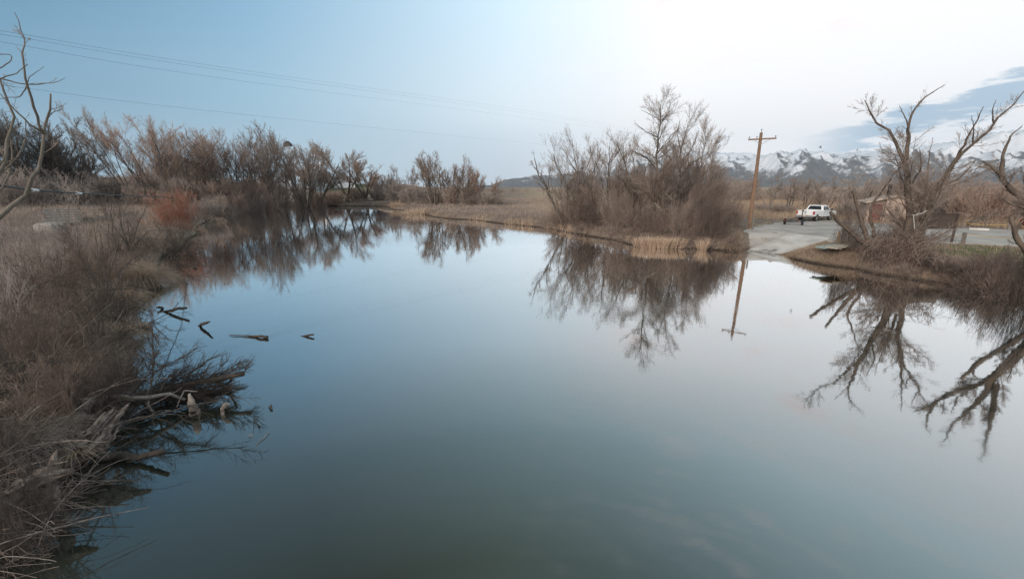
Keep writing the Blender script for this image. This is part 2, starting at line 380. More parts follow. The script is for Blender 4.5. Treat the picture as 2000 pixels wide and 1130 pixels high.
px_, py_ = gx.ravel(), gy.ravel()
gr = np.maximum(1 - sstep(sdf(px_, py_, GREEN), -.6, .8), .5 * (1 - sstep(sdf(px_, py_, GREEN2), -.5, .7)))
azd = np.degrees(np.arctan2(px_, py_)); rr_ = np.hypot(px_, py_)
gr = np.maximum(gr, .8 * sstep(rr_, 300, 312) * (1 - sstep(rr_, 330, 338)) * (1 - sstep(np.abs(azd + 22.5), 2.4, 4)))
dr = 1 - sstep(sdf(px_, py_, DIRT), -.5, 1)
fd = sstep(azd, -2, 6) * sstep(rr_, 62, 80)
at = go.data.attributes.new('cover', 'FLOAT_VECTOR', 'POINT')
at.data.foreach_set('vector', np.concatenate([np.stack([gr, dr, fd], 1), np.zeros((1, 3))]).astype(np.float32).reshape(-1))

def water_mat():
    m = bpy.data.materials.new('river_water'); m.use_nodes = True; t = NT(m.node_tree); t.n.remove(t.n['Principled BSDF'])
    out = t.n['Material Output']; pos = t.new('ShaderNodeNewGeometry').outputs['Position']
    mp = t.new('ShaderNodeMapping'); mp.inputs['Scale'].default_value = (.05, .16, 1); t.l.new(pos, mp.inputs[0])
    nb = t.noise(mp.outputs[0], 1.0, 4, .55)
    mp2 = t.new('ShaderNodeMapping'); mp2.inputs['Scale'].default_value = (.5, 1.1, 1); t.l.new(pos, mp2.inputs[0])
    nf = t.noise(mp2.outputs[0], 1.6, 3, .5)
    bp = t.new('ShaderNodeBump'); bp.inputs['Strength'].default_value = .10; bp.inputs['Distance'].default_value = .02; t.put(bp.inputs['Height'], nf)
    df = t.new('ShaderNodeBsdfDiffuse'); t.put(df.inputs[0], t.mix(t.rng(nb, .35, .65), (.028, .033, .025, 1), (.034, .037, .026, 1)))
    gl = t.new('ShaderNodeBsdfGlossy'); gl.distribution = 'GGX'; gl.inputs[0].default_value = (.97, .98, .98, 1)
    t.put(gl.inputs['Roughness'], t.rng(nb, .42, .68, .03, .085)); t.l.new(bp.outputs[0], gl.inputs['Normal'])
    fr = t.new('ShaderNodeFresnel'); fr.inputs[0].default_value = 1.34
    fac = t.math('MULTIPLY', t.math('POWER', fr.outputs[0], .55), 1.62, clamp=True)
    mx = t.new('ShaderNodeMixShader'); t.put(mx.inputs[0], fac); t.l.new(df.outputs[0], mx.inputs[1]); t.l.new(gl.outputs[0], mx.inputs[2])
    t.l.new(mx.outputs[0], out.inputs[0]); return m
b = MB(); b.add([(-130, -40, 0), (70, -40, 0), (70, 150, 0), (-130, 150, 0)], np.array([[0, 1, 2, 3]]))
tag(b.build('river_water', water_mat()), kind='structure')
# the pale backwater beyond the far bank
b = MB(); q = [P(a, c, z=1.75) for a, c in [(632, 384.5), (700, 386), (800, 386), (870, 384), (880, 380), (800, 379), (700, 379), (640, 380)]]
b.add(q, [list(range(len(q)))]); tag(b.build('pond', bpy.data.materials['river_water']), kind='structure')

def sheet(name, poly, zf, material, step):
    pl = np.array(poly); x0, y0 = pl.min(0); x1, y1 = pl.max(0)
    xs = np.arange(x0 - step, x1 + step, step); ys = np.arange(y0 - step, y1 + step, step)
    gx_, gy_ = np.meshgrid(xs, ys, indexing='ij'); d = sdf(gx_, gy_, poly) + .45 * fbm(gx_ / 1.2, gy_ / 1.2, 3, 31) * (name != 'boat_ramp')
    z = zf(gx_, gy_) - .25 * sstep(d, -.02, .35)
    ok = (d < .35); n2 = len(ys); idx = np.arange(gx_.size).reshape(gx_.shape)
    keep = ok[:-1, :-1] & ok[1:, :-1] & ok[1:, 1:] & ok[:-1, 1:]
    f = np.stack([idx[:-1, :-1][keep], idx[1:, :-1][keep], idx[1:, 1:][keep], idx[:-1, 1:][keep]], 1)
    m_ = MB(); m_.add(np.stack([gx_.ravel(), gy_.ravel(), z.ravel()], 1), f)
    return tag(m_.build(name, material, smooth=True), kind='structure')
sheet('gravel_lot', LOT, lambda x, y: ground(x.ravel(), y.ravel()).reshape(x.shape) + .042, M['gravel'], .3)
# the concrete slab of the ramp: a real slab with edges, tilted into the water
b = MB(); rng = np.random.default_rng(55)
def rpt(u, v_): return (RAMP3[3] * (1 - u) + RAMP3[2] * u) * (1 - v_) + (RAMP3[0] * (1 - u) + RAMP3[1] * u) * v_
for v0, v1 in ((0, .24), (.243, .50), (.503, .75), (.753, 1.0)):                    # four poured bays with open joints, each split in two lanes
    for u0, u1 in ((0, .497), (.503, 1)):
        t4 = [rpt(u0, v0), rpt(u1, v0), rpt(u1, v1), rpt(u0, v1)]; e = rng.uniform(.012, .04); up = [q + np.array([0, 0, e]) for q in t4]; dn = [q - np.array([0, 0, .25]) for q in t4]
        b.add(up + dn, np.array([[0, 1, 2, 3], [7, 6, 5, 4], [0, 4, 5, 1], [1, 5, 6, 2], [2, 6, 7, 3], [3, 7, 4, 0]]))
def ramp_mat():
    m = mat('ramp_concrete', (.60, .58, .55), (.48, .46, .435), .9, .9, .35); t = NT(m.node_tree); bs = t.n['Principled BSDF']; src = bs.inputs['Base Color'].links[0].from_socket
    pos = t.new('ShaderNodeNewGeometry').outputs['Position']; sp = t.new('ShaderNodeSeparateXYZ'); t.l.new(pos, sp.inputs[0])
    z = t.math('ADD', sp.outputs[2], t.math('MULTIPLY_ADD', t.noise(pos, 1.1, 5, .6), -.5, .25)); col = t.mix(t.rng(z, .03, .16, .72, 0), src, (.14, .135, .12, 1))   # the wet, silty waterline
    col = t.mix(t.math('MULTIPLY', t.rng(t.noise(pos, .35, 6, .7), .52, .62), .45), col, (.30, .28, .26, 1)); t.l.new(col, bs.inputs['Base Color']); return m
tag(b.build('boat_ramp', ramp_mat()), kind='structure')
b = MB()
for (c, s_) in (((.40, .13), .5), ((.62, .19), .45)):   # damp patches of silt near its foot
    A3 = RAMP3[3] * (1 - c[0]) + RAMP3[2] * c[0]; B3 = RAMP3[0] * (1 - c[0]) + RAMP3[1] * c[0]; q0 = A3 * (1 - c[1]) + B3 * c[1]
    rg = np.random.default_rng(int(s_ * 100)); n = 18; pts = []
    for k in range(n):
        r_ = s_ * rg.uniform(.5, 1.1); x = q0[0] + r_ * math.cos(k * 2 * PI / n); y = q0[1] + .6 * r_ * math.sin(k * 2 * PI / n)
        pts.append((x, y, RPL[0] * x + RPL[1] * y + RPL[2] + .046))
    b.add(pts, [list(range(n))])
tag(b.build('silt', M['silt']), kind='structure')

# ------------------------------------------------------------------ mountains
crest_px = [(900, 366), (960, 361), (985, 352), (1005, 349), (1030, 345), (1060, 344), (1110, 338), (1180, 328), (1240, 312), (1300, 303), (1340, 298), (1390, 298), (1440, 296), (1490, 302), (1530, 296), (1570, 295), (1610, 299), (1650, 302), (1700, 298), (1730, 294), (1770, 291), (1810, 290), (1850, 284), (1900, 272), (1940, 262), (1975, 259), (2010, 263), (2080, 270), (2200, 262), (2400, 280)]
ca, ch = [], []
for a, c in crest_px:
    dx, dy, t = ray(a, c); ca.append(math.degrees(math.atan2(dx, dy))); ch.append(float(t))
maz = np.arange(-9, 72, .11); mr = np.concatenate([np.linspace(5600, 9000, 110), np.linspace(9030, 11200, 36)])
A_, R_ = np.meshgrid(np.radians(maz), mr, indexing='ij'); mx_ = R_ * np.sin(A_); my_ = R_ * np.cos(A_)
cr = np.interp(np.degrees(A_), ca, ch) * 9000
tt = (R_ - 5600) / 3400.0
wx = mx_ + 500 * fbm(mx_ / 1600, my_ / 1600, 3, 77); wy = my_ + 500 * fbm(mx_ / 1600, my_ / 1600, 3, 78)
rd_ = ridged(wx / 1500, wy / 1500, 6, 41)
rise = np.clip(tt, 0, 1) ** 1.15
fall = 1 - .5 * sstep(tt, 1.02, 1.55)
nz = (rd_ - .52) * 1.7
mh = cr * (rise * fall + nz * np.clip(tt * 3, 0, 1) * (1 - .80 * np.exp(-((tt - 1) / .16) ** 2)) * (.30 + .45 * rise))
spur = ridged(np.degrees(A_) / 5.0 + .35 * fbm(mx_ / 900, my_ / 900, 3, 5), R_ / 6000.0, 3, 61)
mh = mh + cr * .42 * (spur - .55) * np.exp(-((tt - .52) / .3) ** 2)
mh = mh + (16 * fbm(mx_ / 130, my_ / 130, 3, 90) + 60 * (ridged(mx_ / 420, my_ / 420, 4, 93) - .55)) * np.clip(tt * 3, 0, 1) * np.clip(cr / 400, .25, 1) - 20 * (1 - np.clip(tt * 8, 0, 1)) + 7
b = MB(); na, nr = A_.shape; i = np.arange(na - 1)[:, None]; j = np.arange(nr - 1)[None, :]
b.add(np.stack([mx_.ravel(), my_.ravel(), mh.ravel()], 1), np.stack([i * nr + j, i * nr + j + 1, (i + 1) * nr + j + 1, (i + 1) * nr + j], -1).reshape(-1, 4))
def mountain_mat():
    m = bpy.data.materials.new('mountain'); m.use_nodes = True; t = NT(m.node_tree); bs = t.n['Principled BSDF']
    bs.inputs['Roughness'].default_value = .95; bs.inputs['Specular IOR Level'].default_value = .1
    geo = t.new('ShaderNodeNewGeometry'); pos = geo.outputs['Position']; sp = t.new('ShaderNodeSeparateXYZ'); t.l.new(pos, sp.inputs[0])
    sn = t.new('ShaderNodeSeparateXYZ'); t.l.new(geo.outputs['Normal'], sn.inputs[0])
    n1 = t.noise(pos, .0018, 4, .55); n2 = t.noise(pos, .007, 7, .72); n3 = t.noise(pos, .03, 6, .8)
    # snow: more of it higher up and on the faces turned to the left
    v = t.math('ADD', t.rng(sp.outputs[2], 150, 580, -.88, .48, False), t.math('MULTIPLY_ADD', n1, .9, -.45))
    v = t.math('ADD', v, t.math('MULTIPLY', sn.outputs[0], -1.15))
    v = t.math('ADD', v, t.math('MULTIPLY_ADD', n2, 1.1, -.55))
    v = t.math('ADD', v, t.math('MULTIPLY_ADD', n3, 2.4, -1.2))
    v = t.math('ADD', v, t.rng(sp.outputs[0], 800, 3200, .42, 0, False))
    fac = t.rng(v, -.18, .42)
    rock = t.mix(t.rng(n2, .35, .65), (.12, .112, .11, 1), (.19, .165, .145, 1))
    t.l.new(t.mix(fac, rock, (.80, .83, .88, 1)), bs.inputs['Base Color']); return m
tag(b.build('mountain', mountain_mat(), smooth=True), kind='structure')

# ------------------------------------------------------------------ growing branches
def nrm(v): return v / (np.linalg.norm(v, axis=-1, keepdims=True) + 1e-9)
def grow(rng, p, d, L, r0, r1, seg, wob, trop):
    N = len(p); pts = [p]; d = nrm(d); 
    for k in range(seg):
        d = nrm(d + wob * rng.normal(size=(N, 3)) + np.array([0, 0, 1.]) * np.reshape(trop, (-1, 1))); p = p + d * (L / seg)[:, None]; pts.append(p)
    t = np.linspace(0, 1, seg + 1)[None, :]
    return np.stack(pts, 1), r0[:, None] * (1 - t) + r1[:, None] * t
def spawn(rng, Pn, Rn, n, tmin, ang, asd, tmax=1.0):
    N, Mm, _ = Pn.shape; Q = N * n; wl = lens(Pn) ** 1.3; pi = np.sort(rng.choice(N, Q, p=wl / wl.sum()))
    t = tmin + (tmax - tmin) * rng.uniform(0, 1, Q) ** .85; f = t * (Mm - 1); k = np.minimum(f.astype(int), Mm - 2); u = (f - k)[:, None]
    p = Pn[pi, k] * (1 - u) + Pn[pi, k + 1] * u; tg = nrm(Pn[pi, k + 1] - Pn[pi, k]); r = Rn[pi, k] * (1 - u[:, 0]) + Rn[pi, k + 1] * u[:, 0]
    q = nrm(np.cross(tg, rng.normal(size=(Q, 3)))); a = np.radians(rng.normal(ang, asd, Q))[:, None]
    return p, tg * np.cos(a) + q * np.sin(a), r, t, pi
def lens(Pn): return np.linalg.norm(np.diff(Pn, axis=1), axis=2).sum(1)
def branch_levels(rng, P0, R0, counts, angs_, fr, segs, trops, rmin, tmins, wobs, ratio=.5, tl=.55, lmin=0):
    out = []; Pn, Rn = P0, R0
    for lv, n in enumerate(counts):
        p, d, r, t, pi = spawn(rng, Pn, Rn, n, tmins[lv], angs_[lv], 9)
        L = np.maximum(lens(Pn), lmin if lv == 0 else 0)[pi] * fr[lv] * rng.uniform(.5, 1.2, len(pi)) * (1.1 - tl * t)
        r0 = np.maximum(r * (ratio if lv == 0 else .5), rmin); r1 = np.maximum(r0 * .3, rmin * .75)
        Pn, Rn = grow(rng, p, d, L, r0, r1, segs[lv], wobs[lv], np.full(len(pi), trops[lv])); out.append((Pn, Rn))
    return out
def tree_mesh(seed, H, stems=3, lean=18, spread=.02, counts=(7, 7, 8), angs_=(34, 36, 38), fr=(.55, .5, .5), trop=.06, r=None, rmin=.012, bark='bark', twig='twig', tmin=.25, stemlen=(.6, .8), wob=.06, trunk_h=0.0, droop=0):
    """returns two mesh datas: the trunk with its main limbs, and the crown of small branches and twigs; scaled to height H"""
    rng = np.random.default_rng(seed); r = r or H * .014
    a = rng.uniform(0, 2 * PI, stems) if stems < 3 else np.arange(stems) * 2 * PI / stems + rng.uniform(-.5, .5, stems)
    ln = np.radians(np.abs(rng.normal(lean, lean * .35, stems)))
    d = np.stack([np.sin(ln) * np.cos(a), np.sin(ln) * np.sin(a), np.cos(ln)], 1)
    p = np.stack([np.cos(a), np.sin(a), 0 * a], 1) * spread * H; p[:, 2] = -.25
    if trunk_h: p[:, :2] *= .2; p[:, 2] = trunk_h * H
    L = H * rng.uniform(stemlen[0], stemlen[1], stems)
    P0, R0 = grow(rng, p, d, L, np.full(stems, r) * rng.uniform(.75, 1.1, stems), np.full(stems, r * .18), 10, wob, np.full(stems, trop))
    lv = branch_levels(rng, P0, R0, counts, angs_, fr, (7, 5, 4, 3)[:len(counts)], (trop, trop, trop - droop, trop - droop)[:len(counts)], rmin, (tmin, .12, .04, .1)[:len(counts)], (.07, .075, .08, .08))
    allz = max([P0[..., 2].max()] + [q[0][..., 2].max() for q in lv]); k = H / allz
    tb = MB(); tb.tubes(P0 * k, R0, 8)
    if trunk_h: tb.tubes(np.array([[[0, 0, -.3], [.02 * H, 0, trunk_h * H * .5 * k], [0, 0, (trunk_h + .01) * H * k]]]), np.array([[r * 1.9, r * 1.5, r * 1.2]]), 9)
    tb.tubes(lv[0][0] * k, lv[0][1], 5)
    cb = MB()
    for q in lv[1:]: cb.tubes(q[0] * k, q[1], 3)
    o1 = tb.build('trunk', M[bark], smooth=True); o2 = cb.build('crown', M[twig], smooth=True)
    m = (o1.data, o2.data, H); bpy.data.objects.remove(o1); bpy.data.objects.remove(o2); return m
def base_xy(px, D, py=405):
    dx, dy, _ = ray(px, py); return dx * D, dy * D
def height_to(px, py, D): return CAM_H + float(ray(px, py)[2]) * D
def put_tree(proto, px, D, toppy, label, rz=0, wide=1.0, name='bare_tree', group=None, cat='tree', tilt=0.0, xy=None, sink=0.0):
    x, y = xy if xy is not None else base_xy(px, D); z = gz(x, y); H = height_to(px, toppy - 5, math.hypot(x, y)) - z
    t = empty(name, (x, y, z - sink), label, cat, group, rz); k = H / proto[2]; t.scale = (k * wide, k * wide, k); t.rotation_euler[1] = tilt
    for nm, me in (('trunk', proto[0]), ('crown', proto[1])):
        o = bpy.data.objects.new(nm, me); C.objects.link(o); o.parent = t
    return t
def shrub_mesh(seed, h, w_, n=70, kids=(6, 5), mat_='brush', rmin=.006, lean=38, wob=.10, trop=.02, r=.014, drape=0.0):
    rng = np.random.default_rng(seed); a = rng.uniform(0, 2 * PI, n); q = np.sqrt(rng.uniform(0, 1, n))
    p = np.stack([np.cos(a) * q * w_ * .28, np.sin(a) * q * w_ * .28, np.full(n, -.15)], 1)
    ln = np.radians(np.abs(rng.normal(0, lean, n)) * (.35 + .65 * q)); a2 = a + rng.normal(0, .5, n)
    d = np.stack([np.sin(ln) * np.cos(a2), np.sin(ln) * np.sin(a2), np.cos(ln)], 1)
    P0, R0 = grow(rng, p, d, h * rng.uniform(.4, 1.15, n), np.full(n, r), np.full(n, rmin), 7, wob * .75, np.full(n, trop - drape))
    lv = branch_levels(rng, P0, R0, kids, (32, 38), (.5, .5), (5, 3), (trop, trop), rmin, (.15, .1), (.09, .10))
    b = MB(); b.tubes(P0, R0, 4)
    for q in lv: b.tubes(q[0], q[1], 3)
    v = np.concatenate(b.v); top = np.percentile(v[:, 2], 99.5); rad = np.percentile(np.hypot(v[:, 0], v[:, 1]), 97)
    for arr in b.v: arr.reshape(-1, 3)[:, :2] *= (w_ / 2) / rad; arr.reshape(-1, 3)[:, 2] *= h / top
    o = b.build('shrub', M[mat_], smooth=True); me = o.data; bpy.data.objects.remove(o); return (me, h, w_)
def put_shrub(proto, x, y, h, w_, label, rz=0, name='shrub', group=None, cat='shrub', z=None):
    o = bpy.data.objects.new(name, proto[0]); C.objects.link(o)
    o.location = (x, y, gz(x, y) if z is None else z); o.rotation_euler = (0, 0, rz); o.scale = (w_ / proto[2], w_ / proto[2], h / proto[1])
    return tag(o, label, cat, group)

# ------------------------------------------------------------------ trees of the far left bank and the far shore
cotton = [tree_mesh(s, 18, 7, 17, .012, (11, 10, 12), (29, 26, 28), (.52, .58, .36), .04, .17, .0135, 'bark', tw, .2) for s, tw in ((1, 'twig_red'), (2, 'twig'), (3, 'twig_red'))]
dense = [tree_mesh(s, 16, 6, 20, .02, (11, 12, 16), (28, 24, 28), (.56, .6, .36), .045, .18, .0145, 'bark', 'twig_dark', .1) for s in (4, 5)]
thin = [tree_mesh(s, 17, 3, 8, .012, (11, 10, 12), (19, 20, 25), (.36, .6, .4), .06, .12, .011, 'bark_pale', 'twig_grey', .22, (.85, 1.0)) for s in (6, 7)]
spreadt = [tree_mesh(s, 12, 4, 27, .01, (9, 10, 14), (28, 25, 28), (.54, .58, .38), .045, .16, .011, 'bark', 'twig', .22, trunk_h=.1) for s in (8, 9)]
roundt = [tree_mesh(s, 11, 4, 32, .015, (12, 13, 15), (33, 28, 30), (.52, .55, .36), .035, .16, .0105, 'bark', 'twig_red', .25, trunk_h=.1) for s in (10,)]
GL = 'bare trees along the far left bank'
L_ = [
 (dense[0], -70, 104, 205, 'dense dark bare tree cut by the left picture edge, behind the meadow', .3, 1.1, 0),
 (dense[1], 25, 100, 188, 'tall dense dark bare tree behind the bare foreground branches at the far left', 1.1, 1.0, 0),
 (dense[0], 92, 106, 222, 'dark bushy bare tree behind the meadow, second of the left dark clump', 2.2, 1.1, 0),
 (dense[1], 150, 108, 246, 'dark bushy bare tree at the right end of the left dark clump', 3.0, 1.0, 0),
 (thin[0], 196, 112, 258, 'slim grey bare tree between the dark clump and the tall leaning one', .5, 1.3, 0),
 (thin[1], 262, 106, 204, 'tall thin leaning bare tree rising left of the red willow bush', 0.4, 1.0, -.13),
 (cotton[0], 318, 102, 236, 'bare cottonwood standing directly behind the red willow bush', .2, 1.25, 0),
 (cotton[1], 372, 106, 252, 'brown bare cottonwood just right of the red willow bush', 1.9, 1.1, 0),
 (cotton[2], 418, 108, 256, 'reddish bare cottonwood with many upright stems near the bank bend', 2.9, 1.2, 0),
 (cotton[0], 462, 110, 252, 'broad bare cottonwood, tallest crown in the middle of the left row', 4.1, 1.15, 0),
 (cotton[1], 508, 112, 246, 'bare cottonwood with pale upright tips left of the grain elevator', 5.0, 1.0, 0),
 (cotton[2], 548, 116, 272, 'bare cottonwood standing in front of the grain elevator tower', .9, .95, 0),
 (cotton[1], 600, 120, 276, 'open bare cottonwood just right of the grain elevator tower', 3.7, 1.15, 0),
 (spreadt[0], 629, 129, 282, 'open bare tree standing in front of the white silo', .7, 1.6, 0),
 (spreadt[1], 681, 131, 286, 'forked bare tree alone on the far shore right of the silo', 2.4, 1.5, 0),
 (roundt[0], 716, 131, 304, 'round russet bare tree leaning over the far shore', 1.0, 1.55, .08),
 (thin[0], 772, 139, 322, 'small slim bare tree at the right end of the far shore', 2.0, 1.2, 0),
 (thin[1], 802, 122, 326, 'thin bare tree left of the bare tree with pale trunks', 3.3, 1.2, 0),
]
for pr, px, D, ty, lab, rz, wd, tl in L_: put_tree(pr, px, D, ty, lab, rz, wd, 'bare_tree', GL, 'tree', tl)
GM = 'bare trees on the middle point of the bank'
pale_tree = tree_mesh(12, 11, 5, 18, .02, (10, 11, 14), (29, 25, 28), (.46, .58, .38), .045, .19, .0095, 'bark_pale', 'twig', .35)
pale_tree2 = tree_mesh(13, 10, 5, 24, .03, (11, 11, 14), (30, 26, 28), (.5, .58, .38), .04, .16, .0095, 'bark', 'twig', .18)
for pr, px, D, ty, lab, rz, wd in [
 (pale_tree, 848, 101, 294, 'bare tree with pale trunks on the middle point', .4, 1.1),
 (pale_tree2, 880, 101, 304, 'dark gnarled bare tree right beside the pale trunked one', 1.4, 1.0),
 (pale_tree2, 912, 96, 326, 'low bushy bare tree on the middle point', 3.4, 1.2),
 (roundt[0], 946, 93, 332, 'rounded bare tree at the right end of the middle point', 2.4, 1.2)]:
    put_tree(pr, px, D, ty, lab, rz, wd, 'bare_tree', GM)

far_shrub = [shrub_mesh(s, 3.0, 5.5, 110, (7, 6), m_, .014, 40, .1, .03, .022) for s, m_ in ((21, 'twig_red'), (22, 'twig'), (23, 'twig_grey'))]
GS = 'bare shrubs along the far shoreline'
def shr(px, D, ty, wpx, lab, kind, rz=0.0, grp=GS, protos=None):
    x, y = base_xy(px, D); z = gz(x, y); h = max(.6, height_to(px, ty, D) - z); dx, dy, _ = ray(px, 420)
    return put_shrub((protos or far_shrub)[kind], x, y, h, wpx / 780 * D * float(dy), lab, rz, 'shrub', grp)
for a in [
 (402, 100, 352, 60, 'reddish shrub at the bank bend right of the red willow', 0, .2), (440, 104, 345, 70, 'wide reddish shrub below the broad cottonwoods', 0, 1.2),
 (480, 107, 348, 70, 'dense red-brown shrub at the water below the tallest left crown', 0, 2.1), (516, 109, 352, 60, 'red-brown shrub at the water left of the grain elevator', 0, 3.0),
 (552, 115, 362, 50, 'brown shrub at the water below the grain elevator', 1, .5), (588, 121, 370, 45, 'low brown shrub below the open cottonwood', 1, 1.7),
 (745, 136, 362, 55, 'grey-brown shrub at the right end of the far shore', 2, .2), (400, 84, 388, 60, 'grey-brown shrub on the point of the bank bend', 2, 5.2), (428, 93, 380, 60, 'brown shrub on the bank bend behind the straw mound', 1, .7), (458, 101, 376, 60, 'reddish low shrub on the bank bend near the water', 0, 5.8), (494, 107, 374, 55, 'grey low shrub at the water left of the elevator', 2, 3.5), (655, 131, 372, 50, 'brown shrub between the silo tree and the forked tree', 0, 2.2), (698, 132, 366, 55, 'brown shrub between the forked tree and the russet one', 1, 4.2), (760, 139, 342, 70, 'grey thicket joining the far shore to the middle point', 2, 2.8), (620, 127, 372, 45, 'dark shrub at the water left of the silo tree', 1, 3.8),
 (778, 121, 352, 60, 'grey shrub on the tip of the middle point', 2, 1.3),
 (812, 110, 358, 60, 'grey-brown shrub left of the pale trunked tree', 2, 2.3), (850, 102, 372, 55, 'low dark shrub beneath the pale trunked tree', 1, 3.3),
 (884, 98, 362, 55, 'brown shrub beneath the gnarled tree on the middle point', 1, 4.4), (920, 93, 364, 60, 'brown shrub beneath the low bushy tree', 1, .9),
 (955, 91, 370, 60, 'grey shrub at the right end of the middle point', 2, 1.6), (352, 98, 345, 70, 'brown shrub right behind the red willow bush', 1, 1.0),
 (268, 96, 362, 60, 'brown shrub left of the red willow bush', 1, 2.0), (215, 108, 348, 70, 'dark shrub at the foot of the slim grey tree', 2, 2.5),
 (40, 96, 330, 120, 'dark thicket below the tall dark tree at far left', 2, .4), (140, 102, 335, 120, 'dark thicket below the right end of the dark clump', 2, 1.4)]:
    shr(*a[:4], a[4], a[5], a[6])

# the red willow bush
x, y = base_xy(338, 58); rw = shrub_mesh(31, 3.0, 4.4, 170, (4, 4), 'willow_red', .009, 30, .06, .04, .012)
put_shrub(rw, x, y, height_to(338, 370, 58) - gz(x, y), 5.6, 'orange-red willow bush glowing on the left bank', .3, 'willow_bush', None, 'bush')

# ------------------------------------------------------------------ the grove in the middle
def traced(name, D0, base, limbs, label, seed, counts, angs_, fr, segs, trops, rmin, tmins, bark, twig, wobs=(.075, .08, .085, .085), group=None, ratio=.40, tl=.55, lmin=1.6, cat='tree', pick=None, jit=.02, lump=.05):
    """a tree whose limbs follow the photograph's, each at its own depth: limb = ([(px, py, metres nearer(-)/farther(+))...], r0, r1)"""
    rng = np.random.default_rng(seed); o3 = P(base[0], base[1], D=D0); o3[2] = gz(o3[0], o3[1])
    t = empty(name, o3, label, cat, group); Ps, Rs = [], []
    Mm = 15
    for pts, r0, r1 in limbs:
        q = np.array([P(a, c, D=D0 + dd) for a, c, dd in pts]); sl = np.concatenate([[0], np.cumsum(np.linalg.norm(np.diff(q, axis=0), axis=1))])
        u = np.linspace(0, sl[-1], Mm); w3 = np.stack([np.interp(u, sl, q[:, k]) for k in range(3)], 1)
        w3[1:-1] = .25 * w3[:-2] + .5 * w3[1:-1] + .25 * w3[2:]
        w3[1:-1] += rng.normal(size=(Mm - 2, 3)) * jit * sl[-1] * .25
        Ps.append(w3 - o3); Rs.append(np.linspace(r0, r1, Mm) * (1 + .06 * rng.normal(size=Mm)))
    P0, R0 = np.stack(Ps), np.stack(Rs)
    tb = MB(); tb.tubes(P0, R0, 9, cap=True, lump=lump, rng=rng)
    lv = branch_levels(rng, P0, R0, counts, angs_, fr, segs, trops, rmin, tmins, wobs, ratio, tl, lmin)
    tb.tubes(lv[0][0], lv[0][1], 4); tb.build('trunk', M[bark], t, True)
    cb = MB()
    for q in lv[1:]: cb.tubes(q[0], q[1], 3)
    cb.build('crown', M[twig], t, True); return t
G4 = 'bare trees of the grove in the middle'
C4 = dict(group=G4)
traced('bare_tree', 46, (1283, 462), [
  ([(1284, 466, 0), (1283, 420, 0), (1281, 350, 0), (1284, 290, .2), (1288, 250, .2), (1291, 228, 0), (1290, 206, 0)], .21, .03),
  ([(1281, 330, 0), (1262, 306, -1), (1234, 295, -2)], .09, .03), ([(1284, 300, 0), (1312, 262, 1.5), (1330, 250, 2)], .05, .02),
  ([(1285, 268, 0), (1262, 258, -1.2), (1240, 240, -2)], .05, .02), ([(1287, 245, 0), (1305, 222, 1), (1310, 200, 1.2)], .05, .02),
  ([(1283, 355, 0), (1302, 330, 1.5), (1340, 322, 3)], .08, .025), ([(1289, 235, 0), (1268, 222, .8), (1252, 215, 1.2)], .04, .015)],
  'tallest bare tree of the middle grove with one straight trunk', 101, (14, 11, 10), (52, 32, 32), (.26, .62, .38), (6, 4, 3), (.05, .03, .02), .0052, (.12, .12, .04), 'bark', 'twig', **C4)
traced('bare_tree', 47, (1330, 468), [
  ([(1322, 466, 0), (1325, 400, 0), (1328, 330, 0), (1330, 290, 0), (1338, 262, .5), (1345, 238, .5)], .14, .025),
  ([(1328, 320, 0), (1352, 290, 1.5), (1365, 255, 2)], .07, .02), ([(1326, 350, 0), (1350, 318, -1.5), (1384, 300, -2)], .07, .02),
  ([(1330, 295, 0), (1322, 260, -1), (1328, 235, -1)], .05, .02), ([(1326, 380, 0), (1362, 350, 1), (1388, 330, 1.5)], .06, .02)],
  'twiggy bare tree right of the tallest one, spreading to the right', 102, (12, 10, 10), (34, 28, 30), (.34, .62, .38), (6, 4, 3), (.06, .04, .03), .0052, (.12, .12, .04), 'bark', 'twig', **C4)
traced('bare_tree', 49, (1212, 455), [
  ([(1232, 462, 0), (1236, 400, 0), (1230, 350, 0), (1216, 310, -.5), (1204, 275, -.8)], .16, .03), ([(1232, 380, 0), (1216, 352, -1.5), (1196, 338, -2.5)], .09, .03),
  ([(1236, 395, 0), (1255, 358, 1), (1262, 325, 1.5)], .09, .03), ([(1190, 452, 0), (1188, 400, 0), (1190, 330, 0), (1190, 285, 0)], .12, .03),
  ([(1236, 365, 0), (1240, 330, 1), (1228, 275, 1.2)], .07, .02), ([(1236, 375, 0), (1270, 350, 2), (1275, 300, 3)], .07, .02)],
  'gnarled many-limbed bare tree left of the tallest one', 103, (13, 10, 10), (40, 30, 32), (.34, .62, .38), (6, 4, 3), (.05, .04, .03), .0052, (.12, .12, .04), 'bark', 'twig', **C4)
traced('bare_tree', 52, (1140, 448), [
  ([(1160, 450, 0), (1128, 400, -.5), (1105, 360, -1), (1088, 330, -1.2), (1080, 300, -1.2)], .12, .025), ([(1140, 445, 0), (1138, 380, 0), (1128, 335, 0), (1120, 300, .3), (1118, 272, .5)], .12, .02),
  ([(1150, 446, 0), (1152, 380, .5), (1162, 330, 1), (1152, 285, 1)], .11, .02), ([(1128, 340, 0), (1110, 310, .8), (1100, 290, 1)], .05, .02), ([(1152, 350, .6), (1170, 310, 1.5), (1172, 290, 2)], .05, .02)],
  'feathery rounded bare tree at the left of the middle grove', 104, (13, 10, 11), (30, 27, 30), (.38, .62, .38), (6, 4, 3), (.07, .05, .03), .0052, (.12, .12, .04), 'bark', 'twig', **C4)
